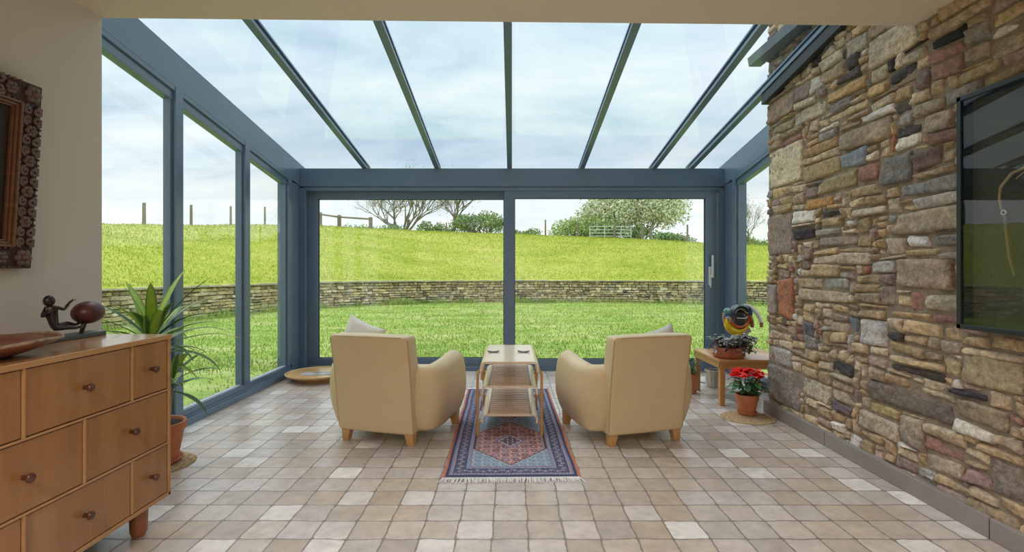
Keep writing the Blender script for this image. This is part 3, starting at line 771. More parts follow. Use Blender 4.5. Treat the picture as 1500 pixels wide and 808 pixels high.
def tree(name, px, Y, hgt, stems, lev, spread, r, nleaf, ls, cols, seed, label, cluster=.35, L0=.33, up=.15, lean=.5):
    rg = random.Random(seed); X, Y, z0 = at_ground(px, Y)
    e = empty(name, (X, Y, z0 - .1), label=label, cat='tree')
    mb = MB(); tips = []
    for k in range(stems):
        a = rg.uniform(0, 2 * PI); ln = rg.uniform(.1, lean) if stems > 1 else .08
        branchy(mb, tips, Vector((rg.uniform(-.2, .2) * (stems > 1), 0, 0)), Vector((math.cos(a) * ln, math.sin(a) * ln * .6, 1)).normalized(), hgt * L0, r * (1 if k == 0 else .75), lev, rg, spread, up)
    mb.build('branches', M['bark'], e)
    lf = MB()
    for _ in range(nleaf):
        p, l = rg.choice(tips)
        p = p + Vector((rg.gauss(0, 1), rg.gauss(0, 1), rg.gauss(0, 1))) * cluster
        leafquad(lf, p, ls * rg.uniform(.6, 1.2), rg, rg.choice(cols))
    lf.build('foliage', M['treeleaf'], e, smooth=False)
    return e
GRN = [(.50, .52, .24), (.60, .62, .34), (.40, .42, .20), (.52, .52, .32)]
tree('bare_tree', 592, 38, 6.0, 7, 5, .95, .14, 3400, .055, GRN, 12, 'large spreading tree with bare branches and a few young leaves, left of the door stile', .30, .29, .05, 1.5)
tree('bare_tree', 661, 37, 4.9, 2, 5, .9, .13, 1500, .05, GRN, 21, 'smaller nearly bare tree to the right of the large spreading one', .28, .28, .06, .6)
tree('bare_tree', 1100, 34, 4.2, 3, 5, .7, .06, 700, .05, GRN, 33, 'thin bare tree seen through the right side window beside the stone wall', .25, .24, .1, .8)

def bush(name, px, Y, w, h, n, ls, cols, seed, label, group=None, z0=None, cat='bush', fill=.6):
    rg = random.Random(seed); X, Y, zg_ = at_ground(px, Y)
    e = empty(name, (X, Y, zg_ - .1 if z0 is None else z0), label=label, cat=cat, group=group)
    lf = MB(); st = MB()
    blobs = [(Vector((rg.uniform(-.5, .5) * w, rg.uniform(-.25, .25) * w, h * rg.uniform(.3, .66))), rg.uniform(.2, .34)) for _ in range(14)]
    for _ in range(n):
        c, r = rg.choice(blobs)
        d = Vector((rg.gauss(0, 1), rg.gauss(0, 1), rg.gauss(0, 1))).normalized() * rg.uniform(fill, 1.05)
        p = c + Vector((d.x * r * w, d.y * r * w, d.z * r * h * 1.05))
        if p.z < 0: p.z = rg.uniform(0, .2) * h
        leafquad(lf, p, ls * rg.uniform(.6, 1.3), rg, rg.choice(cols))
    for c, r in blobs: st.tube([(rg.uniform(-.1, .1) * w, 0, 0), (c.x * .6, c.y, c.z * .5), tuple(c)], [.06, .04, .02], 5)
    st.build('branches', M['bark'], e); lf.build('foliage', M['treeleaf'], e, smooth=False)
    return e
HAW = [(.84, .84, .66), (.90, .90, .78), (.42, .52, .24), (.76, .80, .54), (.28, .38, .16), (.88, .88, .72), (.84, .86, .66)]
bush('flowering_tree', 931, 37, 5.6, 5.3, 16000, .10, HAW, 4, 'large white-flowering hawthorn tree behind the metal gate', cat='tree', fill=.35)
bush('flowering_tree', 886, 38.5, 3.4, 3.6, 5000, .085, HAW[2:5] + [(.34, .42, .2)], 14, 'smaller greener flowering tree on the left flank of the white hawthorn', cat='tree', fill=.4)
DG = [(.26, .40, .16), (.34, .48, .20), (.20, .32, .12), (.42, .54, .28)]
bush('green_bush', 707, 36, 3.2, 2.1, 3500, .09, DG, 6, 'round green bush on the ridge left of the door stile', fill=.4)
bush('green_bush', 853, 36, 3.6, 2.1, 3500, .09, [(.44, .58, .22), (.36, .50, .18), (.50, .62, .3)], 7, 'light green bush on the ridge left of the metal gate', fill=.4)
bush('green_bush', 641, 41, 2.4, 1.9, 1800, .09, DG, 8, 'dark green bush between the two bare trees', fill=.4)
bush('green_bush', 905, 36, 4.2, 1.9, 3000, .09, DG, 28, 'dark green bush behind the bars of the metal gate', fill=.4)
for i, (px, w, h, lab) in enumerate(((515, 2.4, 1.0, 'low hedge on the ridge behind the post and rail fence'), (560, 3.2, 1.1, 'low hedge on the ridge left of the big bare tree trunk'), (766, 2.2, 1.0, 'small hedge clump on the ridge right of the door stile'), (976, 1.3, .95, 'small dark green tuft on the ridge below the white hawthorn'), (992, 2.4, 1.2, 'low hedge clump on the ridge left of the post by the hawthorn'), (1085, 2.2, 1.5, 'low hedge clump seen through the right side window'), (1118, 2.2, 1.2, 'hedge clump beside the stone wall corner in the right side window'))):
    bush('hedge', px, 37 if i != 3 else 33.5, w, h, 1300, .08, DG, 40 + i, lab, 'low hedges along the ridge', cat='hedge', fill=.3)

# ================================================================== CHEST OF DRAWERS
CX1, CX0 = -1.58, -2.088; CY0, CY1 = .93, 2.33; CZ0, CZ1 = .14, .88
ch = empty('chest_of_drawers', (-1.83, 1.63, 0), label='reddish-brown wooden chest of drawers with dark knobs against the cream wall', cat='chest of drawers')
o0 = Vector(ch.location)
def cbox(mb, x0, x1, y0, y1, z0, z1): mb.box(x0 - o0.x, x1 - o0.x, y0 - o0.y, y1 - o0.y, z0, z1); return mb
c = MB()
cbox(c, CX0, CX1 + .006, CY0 - .004, CY1 + .004, CZ1 - .022, CZ1)
c.build('top', M['chestedge'], ch, smooth=False, bevel=.003)
c = MB()
cbox(c, CX0, CX1, CY0, CY0 + .016, CZ0, CZ1 - .022); cbox(c, CX0, CX1, CY1 - .016, CY1, CZ0, CZ1 - .022); cbox(c, CX0, CX1, CY0, CY1, CZ0, CZ0 + .016)
cbox(c, CX0, CX1 - .03, CY0, CY1, CZ0, CZ1 - .022)
rows = [(CZ1 - .022, .627), (.627, .383), (.383, CZ0 + .016)]
for z in (.627, .383): cbox(c, CX1 - .05, CX1 + .001, CY0 + .01, CY1 - .01, z - .004, z + .004)
c.build('carcass', M['chestedge'], ch, smooth=False, bevel=.002)
s_, w_ = .2345, .4655
lay = [[CY1, CY1 - s_, CY1 - s_ - w_, CY0 + s_, CY0], [CY1, CY1 - w_ - .002, CY0 + w_, CY0], [CY1, CY1 - s_, CY1 - s_ - w_, CY0 + s_, CY0]]
dv = MB()
for (zt, zb), L_ in zip(rows, lay):
    for y in L_[1:-1]: cbox(MB(), CX1 - .05, CX1 + .001, y - .0045, y + .0045, zb + .004, zt - (.004 if zt < .8 else 0)).build('divider', M['chestedge'], ch, smooth=False, bevel=.001)
bk = MB(); cbox(bk, CX1 - .032, CX1 - .026, CY0 + .018, CY1 - .018, CZ0 + .018, CZ1 - .024); bk.build('recess', M['chestdark'], ch, smooth=False)
kp = [(0, 0), (.0085, 0), (.008, .012), (.011, .016), (.015, .022), (.0155, .028), (.013, .032), (0, .033)]
for ri, ((zt, zb), L_) in enumerate(zip(rows, lay)):
    for i in range(len(L_) - 1):
        ya, yb = L_[i + 1], L_[i]
        a = ya + (.020 if i == len(L_) - 2 else .008); b_ = yb - (.020 if i == 0 else .008)
        d = MB(); cbox(d, CX1 - .028, CX1 - .004, a, b_, zb + (.008 if ri < 2 else .004), zt - (.008 if ri else .004))
        do = d.build('drawer', M['chest'], ch, smooth=False, bevel=.0015)
        k = MB(); k.lathe(kp, seg=16, xf=Matrix.Translation((CX1 - .004 - o0.x, (a + b_) / 2 - o0.y, (zt + zb) / 2)) @ Matrix.Rotation(PI / 2, 4, 'Y'))
        k.build('knob', M['knob'], do)
for x, y in ((CX1 - .075, CY1 - .10), (CX1 - .075, CY0 + .10), (CX0 + .075, CY1 - .10), (CX0 + .075, CY0 + .10)):
    MB().lathe([(.024, 0), (.033, .02), (.036, .10), (.036, .139)], (x - o0.x, y - o0.y, 0), 20).build('leg', M['chestleg'], ch)

# ---- long wooden bowl on the chest
bo = empty('wooden_bowl', (-1.80, 1.64, CZ1), label='shallow dark burr-wood bowl with pale live edge on the chest of drawers', cat='bowl')
def wob(a, j): return 1 + .02 * math.sin(3 * a + 1) + .012 * math.sin(7 * a)
prof = [(0, .0), (.09, 0), (.13, .012), (.19, .040), (.205, .054), (.196, .056), (.17, .038), (.12, .018), (0, .013)]
bm_ = MB().lathe(prof, seg=56, wob=wob, xf=Matrix.Rotation(-.12, 4, 'Z') @ Matrix.Diagonal((1.0, 1.42, 1, 1)))
bm_.build('bowl_body', M['bowl'], bo)
rim = MB()
for i in range(90):
    pass
pts = []
for i in range(91):
    a = 2 * PI * i / 90; r = .2015 * wob(a, 0) + noise.noise((a * 4, 0, 0)) * .003
    pts.append((Matrix.Rotation(-.12, 3, 'Z') @ Vector((r * math.cos(a), r * 1.42 * math.sin(a), .055 + .004 * math.sin(5 * a)))))
rim.tube(pts, .0055, 6, cap=False); rim.build('live_edge', M['sap'], bo)

# ---- bronze figure with ball
fx = -1.90
def F3(x, y, X=fx):
    d = X * F / (x - VX); return Vector((X, d, H + (VY - y) * d / F))
fg = empty('seated_figure_sculpture', (fx, 2.15, CZ1), label='small dark bronze seated figure kicking a big reddish ball, on the chest of drawers', cat='sculpture')
fo = Vector(fg.location)
MB().rbox((0, .0, .010), (.085, .31, .020), .002).build('plinth', M['slate'], fg)
def skin_obj(name, chains, m, parent, sub=2, off=Vector((0, 0, 0))):
    vs, es, rs = [], [], []; idx = {}
    for ch_ in chains:
        prev = None
        for (key, p, r) in ch_:
            if key and key in idx: i = idx[key]
            else:
                i = len(vs); vs.append(tuple(Vector(p) - off)); rs.append(r)
                if key: idx[key] = i
            if prev is not None and prev != i: es.append((prev, i))
            prev = i
    me = bpy.data.meshes.new(name); me.from_pydata(vs, es, []); me.materials.append(m)
    o = bpy.data.objects.new(name, me); COL.objects.link(o)
    if parent: o.parent = parent
    md = o.modifiers.new('skin', 'SKIN'); md.use_smooth_shade = True
    for i, r in enumerate(rs):
        sv = me.skin_vertices[0].data[i]; sv.radius = r if isinstance(r, tuple) else (r, r); sv.use_root = (i == 0)
    sb_ = o.modifiers.new('sub', 'SUBSURF'); sb_.levels = sub; sb_.render_levels = sub
    return o
pel = F3(77, 478); che = F3(76, 457); nck = F3(73.5, 449)
shl = F3(67, 451, fx - .012); shr = F3(83, 449.5, fx + .012)
k1 = F3(98, 473, fx - .014); f1 = F3(114, 476, fx - .012); k2 = F3(98, 479.5, fx + .012); f2 = F3(113, 481, fx + .012)
skin_obj('body', [
 [('pel', pel, (.017, .020)), ('mid', (pel + che) / 2, (.014, .018)), ('che', che, (.015, .021)), ('nck', nck, .0085), ('hd0', F3(72.5, 444.5), .013), ('hd1', F3(71.5, 440), .018), ('hd2', F3(71.2, 436.2), .012)],
 [('che', che, .016), ('shl', shl, .009), ('ell', F3(61.5, 464, fx - .02), .007), ('wrl', F3(70, 459, fx + .014), .0055), ('hnl', F3(74.5, 455, fx + .020), .006)],
 [('che', che, .016), ('shr', shr, .009), ('elr', F3(94, 453.3, fx + .02), .0068), ('wrr', F3(102, 442.5, fx + .02), .005), ('pr', F3(106, 440, fx + .02), .0055)],
 [('pel', pel, .02), ('hl', F3(81, 478, fx - .012), .0135), ('k1', k1, .0095), ('a1', F3(110, 475.5, fx - .012), .0065), ('t1', F3(117, 472.5, fx - .012), .0055)],
 [('pel', pel, .02), ('hr', F3(81, 480.5, fx + .012), .0135), ('k2', k2, .0095), ('a2', F3(110.5, 480, fx + .012), .0065), ('t2', F3(119, 478, fx + .012), .0055)],
 ], M['bronze'], fg, 2, fo)
hdm = MB(); ball_ = bmesh.new(); bmesh.ops.create_uvsphere(ball_, u_segments=20, v_segments=14, radius=1); hdm.bm(ball_, Matrix.Translation(F3(71.8, 440.5) - fo) @ Matrix.Diagonal((.0185, .021, .0235, 1))); hdm.build('head', M['bronze'], fg)
fing = MB()
for k in range(4):
    a = F3(106, 440, fx + .014 + k * .004); b_ = F3(110.5 + (.8 if k in (1, 2) else 0), 437.8 + k * .3, fx + .012 + k * .005); fing.tube([a - fo, (a + b_) / 2 - fo + Vector((0, 0, .001)), b_ - fo], [.0022, .002, .0014], 6)
a = F3(105, 440, fx + .028); b_ = F3(107.5, 437.5, fx + .034); fing.tube([a - fo, b_ - fo], [.0023, .0014], 6)
fing.build('fingers', M['bronze'], fg)
nz_ = MB(); hp = F3(71.5, 440) - fo
nz_.tube([hp + Vector((.004, .018, .002)), hp + Vector((.005, .022, -.004))], [.002, .003], 6)     # nose
nz_.tube([hp + Vector((.014, -.002, .003)), hp + Vector((.018, -.003, -.004))], [.004, .003], 6)   # ear
nz_.tube([hp + Vector((.000, .018, -.009)), hp + Vector((.010, .016, -.009))], .0018, 6)            # mouth
nz_.build('face', M['bronze'], fg)
bc = F3(129, 457.3) - fo
bl = MB().lathe([(.0585 * math.sin(PI * i / 20) * (1 + .0 * i), -.050 * math.cos(PI * i / 20)) for i in range(21)], seg=32, xf=Matrix.Translation(bc) @ Matrix.Rotation(.12, 4, 'X') @ Matrix.Diagonal((1, 1.1, 1, 1)))
bl.build('ball', M['ball'], fg)
sp_ = MB()
sp_.tube([F3(117, 474, fx) - fo, F3(116, 470, fx) - fo, F3(112, 465, fx) - fo, F3(111, 460, fx) - fo], [.006, .008, .006, .003], 8)
sp_.tube([Vector((bc.x, bc.y - .02, bc.z - .045)), Vector((bc.x, bc.y - .035, .02))], [.010, .008], 8)
sp_.build('support', M['bronze'], fg)

# ================================================================== CARVED PICTURE FRAME (left wall)
PY1, PY0, PZ0, PZ1 = 2.16, 1.40, 1.185, 1.960
pe = empty('carved_picture', (-2.090, (PY0 + PY1) / 2, PZ0), label='dark picture in a heavily carved brown wooden frame on the cream wall', cat='picture')
pe.rotation_euler = (0, math.radians(3.6), 0)
W2, HH = (PY1 - PY0) / 2, PZ1 - PZ0
def ring(mb, inset0, inset1, x0, x1):
    a0, a1, b0, b1 = -W2 + inset0, W2 - inset0, inset0, HH - inset0
    c0, c1, e0, e1 = -W2 + inset1, W2 - inset1, inset1, HH - inset1
    mb.box(x0, x1, a0, c0, b0, b1).box(x0, x1, c1, a1, b0, b1).box(x0, x1, c0, c1, b0, e0).box(x0, x1, c0, c1, e1, b1)
cb = MB(); ring(cb, 0, .088, .002, .026); cb.build('carved_ground', M['carvebase'], pe, smooth=False, bevel=.003)
cv_ = MB()
def scroll(cy, cz, r, sgn, rot):
    pts = []
    for i in range(26):
        t_ = i / 25; a = rot + sgn * t_ * 2 * PI * 1.35; rr = r * (1 - .78 * t_)
        pts.append((.030 + .006 * t_, cy + rr * math.cos(a), cz + rr * math.sin(a)))
    cv_.tube(pts, [.0085 * (1 - .35 * i / 25) for i in range(26)], 6)
def rosette(cy, cz, r):
    for k in range(6):
        a = k * PI / 3
        cv_.bm(_ball(.42 * r), Matrix.Translation((.030, cy + r * .6 * math.cos(a), cz + r * .6 * math.sin(a))) @ Matrix.Diagonal((.8, 1, 1, 1)))
    cv_.bm(_ball(.34 * r), Matrix.Translation((.036, cy, cz)))
def _ball(r):
    b = bmesh.new(); bmesh.ops.create_icosphere(b, subdivisions=2, radius=r); return b
def run(p0, p1, n):
    for i in range(n):
        t_ = (i + .5) / n; y = p0[0] + (p1[0] - p0[0]) * t_; z = p0[1] + (p1[1] - p0[1]) * t_
        dy, dz = (p1[0] - p0[0]), (p1[1] - p0[1]); L_ = math.hypot(dy, dz); ux, uz = dy / L_, dz / L_; px_, pz_ = -uz, ux
        base_a = math.atan2(uz, ux)
        if i % 2: rosette(y, z, .027)
        else:
            for e_ in (1, -1):
                for sg in (1, -1):
                    scroll(y + ux * .021 * e_ + px_ * .020 * sg, z + uz * .021 * e_ + pz_ * .020 * sg, .0185, sg * e_, base_a + (0 if e_ > 0 else PI))
        for sg in (1, -1):
            for m_ in (-.036, -.012, .012, .036):
                cv_.bm(_ball(.0062), Matrix.Translation((.030, y + ux * m_ + px_ * .040 * sg, z + uz * m_ + pz_ * .040 * sg)) @ Matrix.Diagonal((1, 1, 1, 1)))
q = .044
run((W2 - q, .10), (W2 - q, HH - .10), 9); run((-W2 + q, .10), (-W2 + q, HH - .10), 9)
run((-W2 + .1, q), (W2 - .1, q), 8); run((-W2 + .1, HH - q), (W2 - .1, HH - q), 8)
for a in (-W2 + q, W2 - q):
    for b_ in (q, HH - q): rosette(a, b_, .038)
cv_.build('carving', M['carved'], pe)
g = MB(); ring(g, .088, .098, .004, .040); ring(g, .098, .110, .004, .032); ring(g, .110, .118, .004, .024); g.build('inner_moulding', M['gilt'], pe, smooth=False, bevel=.003)
MB().box(.006, .012, -W2 + .116, W2 - .116, .116, HH - .116).build('canvas', M['painting'], pe, smooth=False)

# ================================================================== SHADOW BOX (stone wall)
bx = empty('shadow_box_picture', (2.062, 1.85, .912), label='large black-framed glazed box picture hanging on the rubble stone wall', cat='picture')
y0, y1, hh = -.40, .435, 1.045
f_ = MB(); t_ = .022; xa, xb = -.045, .022
f_.box(xa, xb, y1 - t_, y1, 0, hh).box(xa, xb, y0, y0 + t_, 0, hh).box(xa, xb, y0, y1, 0, t_).box(xa, xb, y0, y1, hh - t_, hh)
f_.build('frame', M['black'], bx, smooth=False, bevel=.002)
MB().box(.010, .018, y0 + .01, y1 - .01, .01, hh - .01).build('mount', M['olive'], bx, smooth=False)
MB().box(-.038, -.036, y0 + t_, y1 - t_, t_, hh - t_).build('glass_pane', M['picglass'], bx, smooth=False)
o_ = Vector(bx.location)
def P(x, y, X=2.052):
    d = X * F / (x - VX); return Vector((X, d, H + (VY - y) * d / F)) - o_
art = MB()
art.tube([P(1512, 236), P(1500, 246), P(1482, 254), P(1466, 274), P(1464, 290), P(1467, 307)], [.006, .006, .0065, .006, .005, .004], 8)
art.tube([P(1520, 245), P(1500, 252), P(1488, 262)], .003, 6)
art.build('curved_horn', M['bone'], bx)
rr = MB(); c_ = P(1470, 311)
rr.tube([c_ + Vector((0, .010 * math.cos(a * PI / 6), .010 * math.sin(a * PI / 6))) for a in range(13)], .0025, 6); rr.build('ring', M['white'], bx)
cd = MB(); cd.tube([P(1471, 316), P(1475, 345), P(1478, 375), P(1486, 404)], [.0045, .006, .005, .003], 7); cd.build('cord', M['cord'], bx)
bb_ = MB(); bb_.bm(_ball(.026), Matrix.Translation(P(1503, 264)) @ Matrix.Diagonal((.4, 1, 1, 1))); bb_.build('dark_bead', M['coaster'], bx)

# ================================================================== ARMCHAIR
def make_chair():
    e = empty('armchair')
    wd, dep, th = .425, .70, .125
    # plan of the outer skin, right half from back centre to the front of the arm
    half = [(0, .03), (.20, .03), (.28, .032), (.355, .05), (.405, .09), (.430, .15), (.434, .24), (.430, .34), (.422, .45), (.412, .56), (.402, .655)]
    half = catmull(half, 5)
    L_ = [0]
    for i in range(1, len(half)): L_.append(L_[-1] + math.dist(half[i], half[i - 1]))
    T = L_[-1]
    plan = []
    for i in range(len(half)):
        x, y = half[i]; a = half[max(0, i - 1)]; b_ = half[min(len(half) - 1, i + 1)]
        d = Vector((b_[0] - a[0], b_[1] - a[1])).normalized(); plan.append((x, y, Vector((d.y, -d.x)), L_[i] / T, L_[i]))
    def sect(x, y, n, s, l, sx):
        rem = T - l
        h = .535 + .035 * max(0, min(1, (s - .35) / .5)) ** 1.3
        if y < .12: h = .535
        R = .13
        if rem < R: h -= R - math.sqrt(max(0, R * R - (R - rem) ** 2))
        zb = .085; tt = th if y > .1 else th + .02
        tt = tt * (1 - .0 * s); r = tt / 2; out = []
        def o(off, z):
            k = max(0, 1 - (z - zb) / .30)     # tuck in towards the floor
            tuck = .045 * k * k
            px, py = x + n.x * (off - tuck), y + n.y * (off - tuck)
            out.append(Vector((sx * px, py, z)))
        o(-.03, zb); o(-.006, zb + .006); o(0, zb + .03)
        for q in (.25, .5, .75): o(.012 * math.sin(q * PI), zb + .03 + (h - r - zb - .03) * q)
        for k in range(9):
            a = PI * k / 8; o(-r + r * math.cos(a), h - r + r * math.sin(a))
        for q in (.35, .7): o(-tt, (h - r) + (.20 - (h - r)) * q)
        o(-tt, .20); o(-tt + .0, zb + .02)
        return out
    body = MB()
    secs = [sect(*p, 1) for p in plan]
    full = [[Vector((-v.x, v.y, v.z)) for v in s] for s in reversed(secs[1:])] + secs
    n = len(full[0]); b0 = 0
    for s in full:
        for v in s: body.vert(v)
    for i in range(len(full) - 1):
        for k in range(n):
            k2 = (k + 1) % n; body.face(i * n + k, i * n + k2, (i + 1) * n + k2, (i + 1) * n + k)
    # rounded front caps
    for idx, sg in ((0, -1), (len(full) - 1, 1)):
        prev = idx * n
        c = sum(full[idx], Vector()) / n
        for st, (sc, dy) in enumerate(((.93, .012), (.7, .022), (.3, .026))):
            b = len(body.v)
            for v in full[idx]:
                w = c + (v - c) * sc; w.z = c.z + (v.z - c.z) * (1 - (1 - sc) * .5); w.y = v.y + dy; body.vert(w)
            for k in range(n): body.face(prev + k, prev + (k + 1) % n, b + (k + 1) % n, b + k)
            prev = b
        body.f.append(tuple(prev + k for k in range(n)))
    body.build('tub_body', M['leather'], e, angle=60)
    # reclined back panel
    bp = MB(); N = 14; Mz = 12
    def backpt(a, z, front):
        k = (z - .085) / .66
        hw = .283 + .006 * k; ly = .0 - .10 * max(0, k) + .012 * math.sin(PI * k)
        if z > .6: pass
        th_ = .15 - .02 * k
        return Vector((a * hw, ly + (th_ if front else 0) - (0 if front else .008 * (1 - a * a)), z))
    zs = [.078 + (.742 - .078) * i / 16 for i in range(17)]
    bmx = bmesh.new()
    rows_ = []
    for fr in (0, 1):
        gr = []
        for z in zs:
            gr.append([bmx.verts.new(backpt(-1 + 2 * i / 10, z + (.006 * (1 - (-1 + 2 * i / 10) ** 2) if z > .7 else 0), fr)) for i in range(11)])
        rows_.append(gr)
    A_, B_ = rows_
    for gr in rows_:
        for j in range(16):
            for i in range(10): bmx.faces.new((gr[j][i], gr[j][i + 1], gr[j + 1][i + 1], gr[j + 1][i]))
    for j in range(16):
        bmx.faces.new((A_[j][0], A_[j + 1][0], B_[j + 1][0], B_[j][0])); bmx.faces.new((A_[j][10], B_[j][10], B_[j + 1][10], A_[j + 1][10]))
    for i in range(10):
        bmx.faces.new((A_[16][i], A_[16][i + 1], B_[16][i + 1], B_[16][i])); bmx.faces.new((A_[0][i], B_[0][i], B_[0][i + 1], A_[0][i + 1]))
    bmesh.ops.recalc_face_normals(bmx, faces=bmx.faces)
    sh = [ed for ed in bmx.edges if ed.calc_face_angle(0) > .8]
    bmesh.ops.bevel(bmx, geom=sh, offset=.020, segments=4, profile=.5, affect='EDGES', clamp_overlap=True)
    bp.bm(bmx); bp.build('backrest', M['leather'], e, angle=70)
    pip = MB()
    for sg in (-1, 1):
        pip.tube([backpt(sg * 1.0, .10 + .62 * i / 14, 0) + Vector((-sg * .004, .008, 0)) for i in range(15)], .0045, 6)
    pip.tube([backpt(-1 + 2 * i / 12, .735, 0) + Vector((0, .004, .0)) for i in range(1, 12)], .004, 6)
    pip.build('piping', M['piping'], e)
    st = MB(); st.rbox((0, .39, .20), (.56, .56, .22), .02); st.build('seat_base', M['leather'], e)
    st = MB(); st.rbox((0, .44, .355), (.555, .53, .13), .045, seg=5); st.build('seat', M['leather'], e)
    for (x, y, sx, sy) in ((-.245, .045, -1, -1), (.25, .045, 1, -1), (-.345, .585, -1, 1), (.345, .585, 1, 1)):
        lg = MB(); a, b_ = .034, .022
        t0 = Vector((x - sx * .012, y - sy * -.0, .10)); bt = Vector((x, y, 0))
        lg.hexa([(bt.x - b_, bt.y - b_, 0), (bt.x + b_, bt.y - b_, 0), (bt.x + b_, bt.y + b_, 0), (bt.x - b_, bt.y + b_, 0), (t0.x - a, t0.y - a, .1), (t0.x + a, t0.y - a, .1), (t0.x + a, t0.y + a, .1), (t0.x - a, t0.y + a, .1)])
        lg.build('leg', M['beech'], e, smooth=False, bevel=.003)
    return e
ac = make_chair()
ac.location = (-.925, 3.395, 0); ac.rotation_euler = (0, 0, math.radians(-15.6))
tag(ac, 'cream leather armchair left of the side table, seen from behind', 'armchair', 'pair of cream leather armchairs')
ac2 = copy_tree(ac)
ac2.location = (.908, 3.385, 0); ac2.rotation_euler = (0, 0, math.radians(16.0))
tag(ac2, 'cream leather armchair right of the side table, seen from behind', 'armchair', 'pair of cream leather armchairs')

def pillow(name, size, thick, m, label):
    N = 18; mb = MB()
    for sd in (1, -1):
        b = len(mb.v)
        for j in range(N + 1):
            for i in range(N + 1):
                a, c = -1 + 2 * i / N, -1 + 2 * j / N
                pin = 1 - .10 * (1 - abs(a) ** 2) * abs(c) ** 3; pin2 = 1 - .10 * (1 - abs(c) ** 2) * abs(a) ** 3
                h = thick / 2 * (max(0, (1 - a * a)) ** .45) * (max(0, (1 - c * c)) ** .45)
                h += noise.noise((a * 2, c * 2, sd)) * .006 * (1 - a * a) * (1 - c * c)
                mb.vert((a * size / 2 * pin2, sd * h, c * size / 2 * pin))
        for j in range(N):
            for i in range(N):
                q = [b + j * (N + 1) + i, b + j * (N + 1) + i + 1, b + (j + 1) * (N + 1) + i + 1, b + (j + 1) * (N + 1) + i]
                mb.face(*(q if sd < 0 else q[::-1]))
    o = mb.build(name, m, angle=80)
    return o
pw = pillow('cushion', .32, .13, M['pillow'], '')
pw.rotation_euler = (math.radians(-12), math.radians(20), math.radians(-15.6)); pw.location = (-1.11, 3.67, .648)
tag(pw, 'white cushion leaning in the left armchair with a pointed corner above its back', 'cushion', 'scatter cushions')
pw2 = pillow('cushion', .32, .13, M['pillow2'], '')
pw2.rotation_euler = (math.radians(-14), math.radians(-14), math.radians(16)); pw2.location = (1.085, 3.67, .593)
tag(pw2, 'pale grey patterned cushion showing above the back of the right armchair', 'cushion', 'scatter cushions')

# ================================================================== SLATTED SIDE TABLE
tb = empty('side_table', (-.017, 3.92, 0), label='tall blond bentwood side table with two slatted shelves standing on the rug', cat='side table')
TW, TL = .2075, .395      # half width, half length
def bentsheet(mb, w, z, drop, th, r, y0, y1):
    """sheet bent down at both sides: profile in XZ extruded along Y"""
    prof = [(-w, z - drop)]
    for k in range(7):
        a = PI - (PI / 2) * k / 6; prof.append((-w + r + r * math.cos(a), z - r + r * math.sin(a)))
    prof += [(-x, zz) for x, zz in reversed(prof)]
    inner = []
    for i, (x, zz) in enumerate(prof):
        a = prof[max(0, i - 1)]; b_ = prof[min(len(prof) - 1, i + 1)]; d = Vector((b_[0] - a[0], b_[1] - a[1])).normalized()
        inner.append((x + d.y * th, zz - d.x * th))
    loop = prof + inner[::-1]; n = len(prof); b = len(mb.v)
    for y in (y0, y1):
        for x, zz in loop: mb.vert((x, y, zz))
    m_ = len(loop)
    for i in range(m_): mb.face(b + i, b + (i + 1) % m_, b + m_ + (i + 1) % m_, b + m_ + i)
    for base in (b, b + m_):
        for i in range(n - 1): mb.face(base + i, base + i + 1, base + m_ - 2 - i, base + m_ - 1 - i)
t = MB(); bentsheet(t, TW, .532, .075, .016, .038, -TL, TL); t.build('tabletop', M['birch'], tb, angle=50)
t = MB(); bentsheet(t, TW + .0006, .5322, .0745, .0004, .038, -TL - .0008, -TL + .004)
for zt, nm, w in ((.362, 'shelf', .198), (.165, 'shelf', .198)):
    s1 = MB(); N = 14; pitch = (2 * TL) / N
    for k in range(N):
        yc = -TL + pitch * (k + .5); s1.box(-w + .045, w - .045, yc - pitch * .27, yc + pitch * .27, zt - .012, zt)
    so = MB()
    # solid bent ends that carry the slats
    for sg in (-1, 1):
        prof = [(sg * (w - .055), zt)]
        for k in range(7):
            a = PI / 2 * (1 - k / 6); prof.append((sg * (w - .034 + .034 * math.cos(a)), zt - .034 + .034 * math.sin(a)))
        prof.append((sg * w, zt - .062))
        b = len(so.v); n = len(prof)
        for y in (-TL, TL):
            for (x, zz) in prof: so.vert((x, y, zz))
            for i, (x, zz) in enumerate(prof):
                a = prof[max(0, i - 1)]; c = prof[min(n - 1, i + 1)]; d = Vector((c[0] - a[0], c[1] - a[1])).normalized()
                so.vert((x + sg * d.y * .013, y, zz - sg * d.x * .013))
        for i in range(n - 1):
            so.face(b + i, b + i + 1, b + 2 * n + i + 1, b + 2 * n + i); so.face(b + n + i, b + 3 * n + i, b + 3 * n + i + 1, b + n + i + 1)
            so.face(b + i, b + n + i, b + n + i + 1, b + i + 1); so.face(b + 2 * n + i, b + 2 * n + i + 1, b + 3 * n + i + 1, b + 3 * n + i)
        so.face(b, b + 2 * n, b + 3 * n, b + n); so.face(b + n - 1, b + 2 * n - 1, b + 4 * n - 1, b + 3 * n - 1)
    so.box(-w + .045, w - .045, -TL - .004, -TL + .012, zt - .014, zt + .001); so.box(-w + .045, w - .045, TL - .012, TL + .004, zt - .014, zt + .001)
    sh_ = so.build(nm, M['birch'], tb, angle=50)
    s1.build('slats', M['walnutslat'], sh_, smooth=False)
